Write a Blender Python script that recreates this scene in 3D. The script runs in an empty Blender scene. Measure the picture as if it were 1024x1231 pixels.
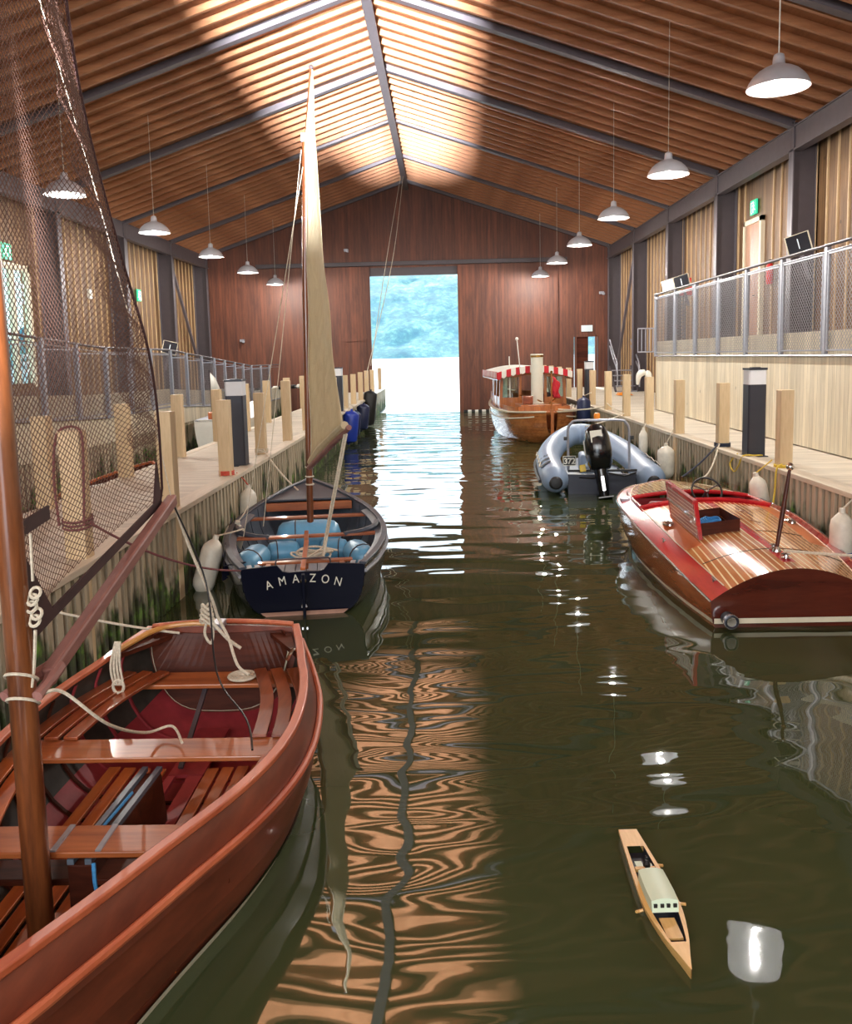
import bpy, math, random
from mathutils import Vector, Matrix
random.seed(7)
PI = math.pi
SC = bpy.context.scene
COL = SC.collection

# ---------------------------------------------------------------- mesh builder
class MB:
    def __init__(s): s.v = []; s.f = []; s.m = []
    def add(s, vs, fs, mi=0):
        b = len(s.v); s.v += [tuple(p) for p in vs]
        for f in fs: s.f.append(tuple(b + i for i in f)); s.m.append(mi)
        return s
    def box(s, x0, x1, y0, y1, z0, z1, mi=0):
        return s.add([(x0,y0,z0),(x1,y0,z0),(x1,y1,z0),(x0,y1,z0),(x0,y0,z1),(x1,y0,z1),(x1,y1,z1),(x0,y1,z1)],
                     [(0,3,2,1),(4,5,6,7),(0,1,5,4),(1,2,6,5),(2,3,7,6),(3,0,4,7)], mi)
    def beam(s, p0, p1, w, h, up=(0,0,1), mi=0, w1=None, h1=None):
        p0 = Vector(p0); p1 = Vector(p1); d = (p1-p0).normalized(); u = Vector(up)
        r = d.cross(u)
        if r.length < 1e-5: r = d.cross(Vector((1,0,0)))
        r.normalize(); u = r.cross(d).normalized()
        w1 = w if w1 is None else w1; h1 = h if h1 is None else h1
        vs = []
        for p, a, b in ((p0,w,h),(p1,w1,h1)):
            for sx, sz in ((-1,-1),(1,-1),(1,1),(-1,1)): vs.append(p + r*sx*a/2 + u*sz*b/2)
        return s.add(vs, [(0,1,2,3),(7,6,5,4),(0,4,5,1),(1,5,6,2),(2,6,7,3),(3,7,4,0)], mi)
    def tube(s, pts, r, n=8, mi=0, cap=True, closed=False):
        pts = [Vector(p) for p in pts]; k = len(pts)
        rs = r if isinstance(r, (list, tuple)) else [r]*k
        ref = None; vs = []
        for i, p in enumerate(pts):
            if closed: t = pts[(i+1) % k] - pts[i-1]
            else: t = pts[min(i+1,k-1)] - pts[max(i-1,0)]
            if t.length < 1e-9: t = Vector((0,0,1))
            t.normalize()
            if ref is None:
                ref = t.cross(Vector((0,0,1)))
                if ref.length < .05: ref = t.cross(Vector((1,0,0)))
                ref.normalize()
            ref = (ref - t*ref.dot(t)).normalized(); b = t.cross(ref)
            for j in range(n):
                a = 2*PI*j/n; vs.append(p + (ref*math.cos(a) + b*math.sin(a))*rs[i])
        fs = []
        for i in range(k if closed else k-1):
            i2 = (i+1) % k
            for j in range(n): fs.append((i*n+j, i*n+(j+1) % n, i2*n+(j+1) % n, i2*n+j))
        if cap and not closed: fs.append(tuple(range(n-1,-1,-1))); fs.append(tuple((k-1)*n+j for j in range(n)))
        return s.add(vs, fs, mi)
    def lathe(s, prof, c=(0,0,0), n=20, mi=0, axis='z'):
        vs = []
        for r, h in prof:
            for j in range(n):
                a = 2*PI*j/n; x, y = r*math.cos(a), r*math.sin(a)
                p = {'z':(x,y,h),'y':(x,h,y),'x':(h,x,y)}[axis]
                vs.append((c[0]+p[0], c[1]+p[1], c[2]+p[2]))
        fs = [(i*n+j, i*n+(j+1) % n, (i+1)*n+(j+1) % n, (i+1)*n+j) for i in range(len(prof)-1) for j in range(n)]
        if prof[0][0] > 1e-4: fs.append(tuple(range(n-1,-1,-1)))
        if prof[-1][0] > 1e-4: fs.append(tuple((len(prof)-1)*n+j for j in range(n)))
        return s.add(vs, fs, mi)
    def grid(s, rows, mi=0, skip=None, mif=None, flip=False):
        n = len(rows[0]); vs = [p for r in rows for p in r]; fs = []; ms = []
        b = len(s.v); s.v += [tuple(p) for p in vs]
        for i in range(len(rows)-1):
            for j in range(n-1):
                if skip and skip(i, j): continue
                f = (b+i*n+j, b+i*n+j+1, b+(i+1)*n+j+1, b+(i+1)*n+j)
                s.f.append(f[::-1] if flip else f); s.m.append(mif(i, j) if mif else mi)
        return s
    def panel(s, A, B, th, mi=0):
        # slab between two polylines, extruded down by th
        n = len(A); vs = []
        for a, b in zip(A, B):
            vs += [a, b, (b[0],b[1],b[2]-th), (a[0],a[1],a[2]-th)]
        fs = [(0,1,2,3), tuple((n-1)*4+k for k in (3,2,1,0))]
        for i in range(n-1):
            for k in range(4): fs.append((i*4+k, (i+1)*4+k, (i+1)*4+(k+1) % 4, i*4+(k+1) % 4))
        return s.add(vs, fs, mi)
    def bar(s, pts, w, h, mi=0):
        # flat bar swept along a polyline, lying in its horizontal plane
        A = []; B = []; k = len(pts); pts = [Vector(p) for p in pts]
        for i, p in enumerate(pts):
            t = pts[min(i+1,k-1)] - pts[max(i-1,0)]; r = Vector((t.y,-t.x,0)).normalized()*w/2
            A.append(tuple(p-r+Vector((0,0,h/2)))); B.append(tuple(p+r+Vector((0,0,h/2))))
        return s.panel(A, B, h, mi)
    def prism(s, poly, z0, z1, mi=0):
        n = len(poly)
        return s.add([(x,y,z0) for x,y in poly] + [(x,y,z1) for x,y in poly],
                     [tuple(range(n-1,-1,-1)), tuple(range(n,2*n))] + [(i,(i+1) % n,n+(i+1) % n,n+i) for i in range(n)], mi)
    def ball(s, c, r, n=12, mi=0, sz=1.0):
        prof = [(r*math.sin(PI*i/8), -r*sz*math.cos(PI*i/8)) for i in range(9)]
        prof[0] = (1e-5, -r*sz); prof[-1] = (1e-5, r*sz)
        return s.lathe(prof, c, n, mi)
    def build(s, name, mats, parent=None, smooth=35, bevel=0, loc=None):
        me = bpy.data.meshes.new(name); me.from_pydata(s.v, [], s.f)
        if not isinstance(mats, (list, tuple)): mats = [mats]
        for m in mats: me.materials.append(m)
        if len(mats) > 1: me.polygons.foreach_set('material_index', s.m)
        me.validate(); me.update()
        if smooth:
            me.polygons.foreach_set('use_smooth', [True]*len(me.polygons))
            try: me.set_sharp_from_angle(angle=math.radians(smooth))
            except Exception: pass
        o = bpy.data.objects.new(name, me); COL.objects.link(o)
        if parent: o.parent = parent
        if loc: o.location = loc
        if bevel:
            b = o.modifiers.new('bevel', 'BEVEL'); b.width = bevel; b.segments = 2; b.limit_method = 'ANGLE'
        return o

def E(name, label, cat, loc=(0,0,0), rz=0, group=None):
    o = bpy.data.objects.new(name, None); COL.objects.link(o)
    o.location = loc; o.rotation_euler = (0,0,rz); o.empty_display_size = .1
    return tag(o, label, cat, group)
def tag(o, label, cat, group=None, kind=None):
    o['label'] = label; o['category'] = cat
    if group: o['group'] = group
    if kind: o['kind'] = kind
    return o
def struct(o): o['kind'] = 'structure'; return o
def dup(root, loc, rz=None, label=None, group=None):
    r = root.copy(); COL.objects.link(r); r.location = loc
    if rz is not None: r.rotation_euler = (0,0,rz)
    if label: r['label'] = label
    if group: r['group'] = group
    for ch in list(root.children):
        c = ch.copy(); COL.objects.link(c); c.parent = r
        for g in ch.children:
            d = g.copy(); COL.objects.link(d); d.parent = c
    return r
def lerp(a, b, t): return a + (b-a)*t
def curve(tab):
    # smooth interpolation through (t, value) pairs
    def f(t):
        if t <= tab[0][0]: return tab[0][1]
        if t >= tab[-1][0]: return tab[-1][1]
        for i in range(len(tab)-1):
            t0, v0 = tab[i]; t1, v1 = tab[i+1]
            if t0 <= t <= t1:
                def sl(k):
                    if k <= 0: return (tab[1][1]-tab[0][1])/(tab[1][0]-tab[0][0])
                    if k >= len(tab)-1: return (tab[-1][1]-tab[-2][1])/(tab[-1][0]-tab[-2][0])
                    return (tab[k+1][1]-tab[k-1][1])/(tab[k+1][0]-tab[k-1][0])
                h = t1-t0; u = (t-t0)/h; m0 = sl(i)*h; m1 = sl(i+1)*h
                return (2*u**3-3*u*u+1)*v0 + (u**3-2*u*u+u)*m0 + (-2*u**3+3*u*u)*v1 + (u**3-u*u)*m1
    return f
def spline(pts, n=8):
    pts = [Vector(p) for p in pts]; out = []
    for i in range(len(pts)-1):
        p0 = pts[max(i-1,0)]; p1 = pts[i]; p2 = pts[i+1]; p3 = pts[min(i+2,len(pts)-1)]
        for k in range(n):
            t = k/n
            out.append(.5*((2*p1)+(p2-p0)*t+(2*p0-5*p1+4*p2-p3)*t*t+(-p0+3*p1-3*p2+p3)*t**3))
    out.append(pts[-1]); return out
def sag(p0, p1, d, n=14):
    p0 = Vector(p0); p1 = Vector(p1)
    return [p0.lerp(p1, i/n) - Vector((0,0,d*4*(i/n)*(1-i/n))) for i in range(n+1)]

# ---------------------------------------------------------------- materials
def s2l(c):
    return tuple((x/255/12.92 if x/255 <= .04045 else ((x/255+.055)/1.055)**2.4) for x in c) + (1,)
class NT:
    def __init__(s, name):
        s.mat = bpy.data.materials.new(name); s.mat.use_nodes = True
        s.t = s.mat.node_tree; s.n = s.t.nodes; s.l = s.t.links
        s.b = s.n['Principled BSDF']
    def node(s, ty, **kw):
        n = s.n.new(ty)
        for k, v in kw.items():
            if k in n.inputs: n.inputs[k].default_value = v
            else: setattr(n, k, v)
        return n
    def link(s, a, b): s.l.new(a, b)
    def math(s, op, a, b=None, c=None):
        n = s.n.new('ShaderNodeMath'); n.operation = op
        for i, x in enumerate((a, b, c)):
            if x is None: continue
            if isinstance(x, (int, float)): n.inputs[i].default_value = x
            else: s.l.new(x, n.inputs[i])
        return n.outputs[0]
    def mix(s, f, a, b, mode='MIX'):
        n = s.n.new('ShaderNodeMix'); n.data_type = 'RGBA'; n.blend_type = mode
        for i, x in ((0, f), (6, a), (7, b)):
            if isinstance(x, (int, float)): n.inputs[i].default_value = x
            elif isinstance(x, tuple): n.inputs[i].default_value = x
            else: s.l.new(x, n.inputs[i])
        return n.outputs[2]
    def coord(s, scale=(1,1,1)):
        tc = s.n.new('ShaderNodeTexCoord'); mp = s.n.new('ShaderNodeMapping'); mp.inputs['Scale'].default_value = scale
        s.l.new(tc.outputs['Object'], mp.inputs['Vector']); return mp.outputs[0]
    def noise(s, vec, scale=5, detail=3, rough=.55, dist=0):
        n = s.n.new('ShaderNodeTexNoise'); n.inputs['Scale'].default_value = scale; n.inputs['Detail'].default_value = detail
        n.inputs['Roughness'].default_value = rough; n.inputs['Distortion'].default_value = dist
        s.l.new(vec, n.inputs['Vector']); return n.outputs[0]
    def ramp(s, f, stops):
        n = s.n.new('ShaderNodeValToRGB'); cr = n.color_ramp
        while len(cr.elements) < len(stops): cr.elements.new(.5)
        for e, (p, c) in zip(cr.elements, stops): e.position = p; e.color = c
        s.l.new(f, n.inputs[0]); return n.outputs[0]
    def bump(s, h, strength=.3, dist=.01):
        n = s.n.new('ShaderNodeBump'); n.inputs['Strength'].default_value = strength; n.inputs['Distance'].default_value = dist
        s.l.new(h, n.inputs['Height']); s.l.new(n.outputs[0], s.b.inputs['Normal']); return n
    def sep(s, vec):
        n = s.n.new('ShaderNodeSeparateXYZ'); s.l.new(vec, n.inputs[0]); return n.outputs

def plain(name, rgb, rough=.5, metal=0, var=.12, scale=6, coat=0, bump=0, alpha=1, emit=None, es=0, trans=0):
    t = NT(name); c = s2l(rgb); v = t.coord()
    nz = t.noise(v, scale, 4)
    lo = tuple(x*(1-var) for x in c[:3])+(1,); hi = tuple(min(1, x*(1+var)) for x in c[:3])+(1,)
    t.link(t.ramp(nz, [(.3, lo), (.7, hi)]), t.b.inputs['Base Color'])
    t.b.inputs['Roughness'].default_value = rough; t.b.inputs['Metallic'].default_value = metal
    t.b.inputs['Coat Weight'].default_value = coat; t.b.inputs['Coat Roughness'].default_value = .06
    t.b.inputs['Alpha'].default_value = alpha; t.b.inputs['Transmission Weight'].default_value = trans
    if bump: t.bump(nz, bump, .01)
    if emit: t.b.inputs['Emission Color'].default_value = s2l(emit); t.b.inputs['Emission Strength'].default_value = es
    return t.mat
def wood(name, c1, c2, grain='y', scale=9, rough=.5, plank=None, coat=0, gap=.05, pvar=.35, bump=.15, knots=False, moss=False, gapcol=.25, seam=None):
    t = NT(name); s = {'x':(.12,1,1),'y':(1,.12,1),'z':(1,1,.12)}[grain]
    v = t.coord(s); raw = t.coord()
    add = v
    nv = t.noise(v, scale, 5, .6, .6); fine = t.noise(v, scale*6, 3, .6)
    f = t.math('ADD', t.math('MULTIPLY', nv, .75), t.math('MULTIPLY', fine, .25))
    col = t.ramp(f, [(.36, s2l(c1)), (.64, s2l(c2))])
    if plank:
        ax, w = plank; o = t.sep(raw)['XYZ'.index(ax.upper())]
        q = t.math('DIVIDE', o, w); fl = t.math('FLOOR', q)
        wn = t.n.new('ShaderNodeTexWhiteNoise'); wn.noise_dimensions = '1D'; t.link(fl, wn.inputs['W'])
        sc = t.math('ADD', t.math('MULTIPLY', wn.outputs[0], pvar*1.6), 1-pvar*.8)
        cc = t.n.new('ShaderNodeCombineColor')
        for i in range(3): t.link(sc, cc.inputs[i])
        col = t.mix(1.0, col, cc.outputs[0], 'MULTIPLY')
        fr = t.math('FRACT', q); g = t.math('LESS_THAN', fr, gap)
        gc = s2l(seam) if seam else tuple(x*gapcol for x in s2l(c1)[:3])+(1,)
        col = t.mix(g, col, gc)
    if knots:
        vo = t.n.new('ShaderNodeTexVoronoi'); vo.inputs['Scale'].default_value = 2.3; t.link(t.coord((1,1,.6)), vo.inputs['Vector'])
        k = t.math('LESS_THAN', vo.outputs['Distance'], .055)
        col = t.mix(t.math('MULTIPLY', k, .75), col, tuple(x*.3 for x in s2l(c1)[:3])+(1,))
    if moss:
        z = t.sep(raw)[2]; n1 = t.noise(t.coord((1,1,.5)), 3.2, 4)
        lim = t.math('ADD', t.math('MULTIPLY', n1, 2.2), -.55)
        k = t.math('MULTIPLY', t.math('SUBTRACT', lim, z), 4.0); k = t.math('MINIMUM', t.math('MAXIMUM', k, 0), 1)
        n2 = t.noise(raw, 7, 3)
        mc = t.ramp(n2, [(.35, s2l((38,36,24))), (.55, s2l((58,76,30))), (.72, s2l((104,148,44)))])
        col = t.mix(t.math('MULTIPLY', k, .95), col, mc)
    t.link(col, t.b.inputs['Base Color'])
    t.b.inputs['Roughness'].default_value = rough
    t.b.inputs['Coat Weight'].default_value = coat; t.b.inputs['Coat Roughness'].default_value = .08
    if bump: t.bump(f, bump, .004)
    return t.mat

M = {}
M['joist'] = wood('joist_wood', (150,98,64), (192,136,96), 'x', 3, .45, bump=.1)
M['deckceil'] = wood('ceiling_boards', (130,82,50), (165,108,70), 'y', 3, .6)
M['steel'] = plain('painted_steel', (104,98,104), .45, .2, .06)
M['steeldark'] = plain('dark_painted_steel', (74,66,70), .5, .1, .06)
M['gable'] = wood('red_cedar_boards', (80,42,28), (118,66,44), 'z', 4, .55, ('x', .145), pvar=.22, gap=.06, gapcol=.45)
M['wallboard'] = wood('wall_boards', (92,66,44), (130,98,66), 'z', 5, .6, ('y', .24), pvar=.2, gap=.04, knots=True)
M['batten'] = wood('pale_batten', (176,146,108), (206,176,136), 'z', 8, .6)
M['larch'] = wood('pale_larch_boards', (206,194,168), (234,223,198), 'z', 6, .6, ('y', .125), pvar=.14, gap=.05, knots=True, gapcol=.5)
M['larchx'] = wood('pale_larch_boards_end', (186,164,124), (216,196,156), 'z', 6, .6, ('x', .125), pvar=.14, gap=.05, gapcol=.5)
M['deck'] = wood('weathered_deck_boards', (184,174,158), (214,204,186), 'x', 6, .75, ('y', .145), pvar=.1, gap=.05, gapcol=.55)
M['edge'] = wood('weathered_edge_board', (190,178,158), (216,204,184), 'y', 6, .7)
M['piling'] = wood('piling_boards', (158,144,120), (200,186,160), 'z', 6, .75, moss=True)
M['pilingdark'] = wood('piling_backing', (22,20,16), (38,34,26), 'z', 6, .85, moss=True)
M['post'] = wood('mooring_post_wood', (198,172,132), (226,202,164), 'z', 7, .6, knots=True)
M['rope'] = plain('pale_rope', (206,196,176), .8, 0, .2, 60)
M['rope_red'] = plain('red_rope', (196,84,66), .8, 0, .2, 60)
M['rope_plum'] = plain('plum_rope', (120,70,72), .8, 0, .2, 60)
M['rope_navy'] = plain('navy_rope', (36,42,60), .8, 0, .2, 60)
M['rope_yellow'] = plain('yellow_rope', (214,184,70), .8, 0, .2, 60)
M['rope_blue'] = plain('blue_rope', (60,140,200), .8, 0, .2, 60)
M['white'] = plain('white_plastic', (226,224,214), .45, 0, .05)
M['fender'] = plain('fender_vinyl', (222,216,200), .4, 0, .12, 9)
M['blue'] = plain('blue_vinyl', (30,60,165), .35, 0, .1)
M['navyv'] = plain('navy_vinyl', (34,44,78), .4, 0, .1)
M['black'] = plain('black_rubber', (26,26,28), .5, 0, .1)
M['anthracite'] = plain('anthracite_metal', (52,54,64), .4, .3, .04)
M['chrome'] = plain('chrome', (220,220,224), .12, 1, .03)
M['galv'] = plain('galvanised_steel', (166,168,178), .4, .6, .1, 20)
M['galvmesh'] = plain('galvanised_mesh', (150,150,156), .5, .4, .1, 20)
M['brass'] = plain('brass', (190,150,80), .25, 1, .05)
M['varnish'] = wood('varnished_mahogany', (112,50,26), (160,82,44), 'y', 7, .3, coat=.8)
M['varnish_x'] = wood('varnished_mahogany_cross', (134,68,34), (184,106,58), 'x', 7, .35, coat=.5)
M['varnish_bright'] = wood('orange_varnished_slats', (160,76,34), (208,116,58), 'y', 7, .3, coat=.7)
M['varnish_dark'] = wood('dark_varnish', (58,26,18), (92,44,28), 'x', 7, .5, coat=.1)
M['redhull'] = wood('red_brown_hull_varnish', (92,40,26), (130,62,40), 'y', 4, .38, coat=.25)
M['redrail'] = wood('salmon_gunwale', (170,78,46), (204,114,76), 'y', 6, .42, coat=.15)
M['bilge'] = plain('grey_bilge_planking', (62,56,50), .6, 0, .35, 9)
M['pinkpaint'] = plain('worn_red_bottom_paint', (158,52,58), .5, 0, .2, 9)
M['cream'] = plain('cream_boot_line', (214,204,178), .45, 0, .08)
M['ash'] = wood('ash_tiller', (176,118,58), (214,160,88), 'x', 6, .35, coat=.4)
M['boom'] = wood('faded_brown_spar', (128,84,78), (162,116,108), 'y', 6, .5)
M['tape'] = plain('brown_sail_tape', (62,36,36), .8, 0, .15)
M['net'] = plain('brown_netting', (104,76,66), .85, 0, .15)
M['mast'] = wood('varnished_mast', (78,40,22), (140,80,42), 'z', 9, .3, coat=.7, knots=True)
M['navy'] = plain('navy_gloss_paint', (12,15,32), .35, 0, .05)
M['blackhull'] = plain('black_gloss_hull', (34,34,38), .25, 0, .1, coat=.4)
M['greyinside'] = plain('grey_blue_paint', (92,100,112), .45, 0, .15, 9)
M['greydark'] = plain('dark_grey_ribs', (60,66,78), .45, 0, .15, 9)
M['lightgrey'] = plain('light_grey_floorboards', (158,166,176), .5, 0, .1, 9)
M['bluebag'] = plain('blue_buoyancy_bag', (104,168,206), .35, 0, .08, 9)
M['letter'] = plain('cream_letters', (226,224,210), .4, 0, .03)
M['copper'] = plain('pink_antifoul', (188,146,128), .6, 0, .15)
M['sail'] = None
M['speedside'] = wood('speedboat_mahogany', (128,62,34), (184,104,60), 'y', 4, .18, coat=1)
M['speedtransom'] = wood('speedboat_transom', (66,24,18), (100,42,28), 'x', 4, .16, coat=1)
M['speeddeck'] = wood('caulked_mahogany_deck', (176,104,56), (212,142,86), 'y', 5, .2, ('x', .062), coat=.8, gap=.22, pvar=.06, seam=(244,224,176))
M['speedplain'] = wood('orange_mahogany_panel', (190,96,48), (222,130,76), 'y', 4, .3, coat=.4)
M['redgloss'] = wood('red_stained_covering_board', (158,18,26), (196,34,40), 'y', 5, .25, coat=.5)
M['redvinyl'] = plain('dark_red_upholstery', (120,18,26), .4, 0, .1)
M['ribtube'] = plain('grey_blue_hypalon', (136,156,182), .42, 0, .06)
M['ribfloor'] = plain('grey_rib_floor', (120,134,150), .5, 0, .1)
M['motor'] = plain('black_cowling', (18,18,22), .2, 0, .05, coat=.5)
M['orange'] = plain('orange_plastic', (236,140,30), .4, 0, .05)
M['yellow'] = plain('yellow_plastic', (230,200,60), .4, 0, .05)
M['launchhull'] = wood('launch_teak_hull', (132,76,38), (176,112,62), 'y', 5, .22, ('z', .1), coat=.9, gap=.05, pvar=.1)
M['launchcabin'] = wood('launch_teak_cabin', (146,80,36), (194,120,62), 'z', 6, .3, coat=.7)
M['redcloth'] = plain('red_cloth', (196,40,52), .8, 0, .1)
M['salmoncloth'] = plain('salmon_cushions', (214,120,96), .8, 0, .1)
M['funnel'] = plain('cream_funnel_paint', (222,222,206), .4, 0, .04)
M['pine'] = wood('model_pine', (206,158,88), (232,188,118), 'y', 14, .4)
M['mint'] = plain('pale_mint_paint', (206,222,196), .45, 0, .03)
M['green'] = plain('exit_green', (30,150,110), .4, 0, .05, emit=(40,190,140), es=1.1)
M['exitwhite'] = plain('exit_white_symbol', (235,250,240), .4, 0, .02, emit=(235,255,245), es=1.6)
M['signwhite'] = plain('white_sign', (214,228,236), .4, 0, .03)
M['screen'] = plain('black_screen', (34,36,42), .25, 0, .05)
M['door'] = wood('brown_door', (150,104,78), (178,130,98), 'z', 5, .4)
M['shade'] = plain('grey_enamel_shade', (196,198,206), .35, .3, .05)
M['shadein'] = plain('white_enamel', (190,190,192), .35, 0, .02)
M['bulb'] = plain('lamp_bulb', (255,250,240), .4, 0, 0, emit=(255,240,220), es=28)
M['lampband'] = plain('frosted_panel', (220,222,226), .35, 0, .03)
M['carpet'] = plain('grey_walkway', (120,116,110), .8, 0, .1)
M['redpaint'] = plain('red_steel', (200,40,36), .4, 0, .05)
M['bluerope2'] = plain('blue_tarp', (30,120,205), .5, 0, .25, 30)
M['grass'] = None

for k in ('varnish_dark', 'navy'): M[k].node_tree.nodes['Principled BSDF'].inputs['Specular IOR Level'].default_value = .12
def mat_sail():
    t = NT('cream_sailcloth'); v = t.coord((1,1,.6)); n = t.noise(v, 5, 5, .6, 1.5)
    t.link(t.ramp(n, [(.3, s2l((214,202,168))), (.7, s2l((238,228,198)))]), t.b.inputs['Base Color'])
    t.b.inputs['Roughness'].default_value = .7
    t.bump(n, .6, .05)
    tr = t.n.new('ShaderNodeBsdfTranslucent'); tr.inputs[0].default_value = s2l((226,212,176))
    mx = t.n.new('ShaderNodeMixShader'); mx.inputs[0].default_value = .4
    out = t.n['Material Output']
    t.link(t.b.outputs[0], mx.inputs[1]); t.link(tr.outputs[0], mx.inputs[2]); t.link(mx.outputs[0], out.inputs['Surface'])
    return t.mat
M['sail'] = mat_sail()
def mat_glass(name, tint=(225,238,235), a=.12):
    t = NT(name); out = t.n['Material Output']
    tr = t.n.new('ShaderNodeBsdfTransparent'); tr.inputs[0].default_value = s2l(tint)
    gl = t.n.new('ShaderNodeBsdfGlossy'); gl.inputs['Roughness'].default_value = .03
    mx = t.n.new('ShaderNodeMixShader'); mx.inputs[0].default_value = a
    t.link(tr.outputs[0], mx.inputs[1]); t.link(gl.outputs[0], mx.inputs[2]); t.link(mx.outputs[0], out.inputs['Surface'])
    return t.mat
M['glass'] = mat_glass('window_glass')
def mat_water(name, s1, b1, s2, b2, ior, base=(40,42,22), far=False):
    t = NT(name); b = t.b
    v = t.coord((.62,1.5,1))
    n1 = t.noise(v, s1, 0, .5, .5); n2 = t.noise(v, s2, 0 if not far else 3, .5, .6)
    big = t.noise(t.coord(), .35, 2)
    h = t.math('ADD', t.math('MULTIPLY', n1, b1), t.math('MULTIPLY', n2, b2))
    if not far:
        y = t.sep(t.coord())[1]
        k = t.math('MINIMUM', t.math('MAXIMUM', t.math('DIVIDE', t.math('SUBTRACT', y, 8.0), 10.0), 0.0), 1.0)
        h = t.math('MULTIPLY', h, t.math('ADD', t.math('MULTIPLY', k, 1.1), .62))
        h = t.math('MULTIPLY', h, t.math('ADD', t.math('MULTIPLY', big, .9), .5))
    bp = t.n.new('ShaderNodeBump'); bp.inputs['Strength'].default_value = 1; bp.inputs['Distance'].default_value = 1
    t.link(h, bp.inputs['Height']); t.link(bp.outputs[0], b.inputs['Normal'])
    nz = t.noise(t.coord(), .8, 3)
    c = s2l(base)
    t.link(t.ramp(nz, [(.3, c), (.7, tuple(x*1.25 for x in c[:3])+(1,))]), b.inputs['Base Color'])
    b.inputs['Roughness'].default_value = .3 if far else .015; b.inputs['IOR'].default_value = ior
    return t.mat
M['water'] = mat_water('dark_green_water', 1.25, .021, 2.9, .0028, 1.62, base=(56,64,40))
M['lake'] = mat_water('lake_water', .5, .16, 3.0, .05, 1.4, (70,90,95), True)
def mat_hill():
    t = NT('forest_hillside'); v = t.coord()
    n = t.noise(v, .035, 6, .7); n2 = t.noise(v, .12, 4, .7)
    f = t.math('ADD', t.math('MULTIPLY', n, .5), t.math('MULTIPLY', n2, .5))
    t.link(t.ramp(f, [(.35, s2l((22,46,44))), (.5, s2l((52,90,80))), (.66, s2l((120,160,120)))]), t.b.inputs['Base Color'])
    t.b.inputs['Roughness'].default_value = .9
    return t.mat
M['hill'] = mat_hill()
def mat_stripes():
    t = NT('red_white_canopy_cloth'); o = t.sep(t.coord())
    a = t.math('ADD', t.math('MULTIPLY', o[0], 3.2), t.math('MULTIPLY', o[1], 3.2))
    k = t.math('LESS_THAN', t.math('FRACT', a), .5)
    t.link(t.mix(k, s2l((196,36,52)), s2l((238,228,222))), t.b.inputs['Base Color']); t.b.inputs['Roughness'].default_value = .8
    return t.mat
M['canopy'] = mat_stripes()
# ================================================================ THE BUILDING
WL, WR = -11.0, 8.05            # inner faces of the side walls
YE = 39.0; Y0 = -7.0
RX = -1.4
def roofz(x): return 10.2 - .337*abs(x-RX)

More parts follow.
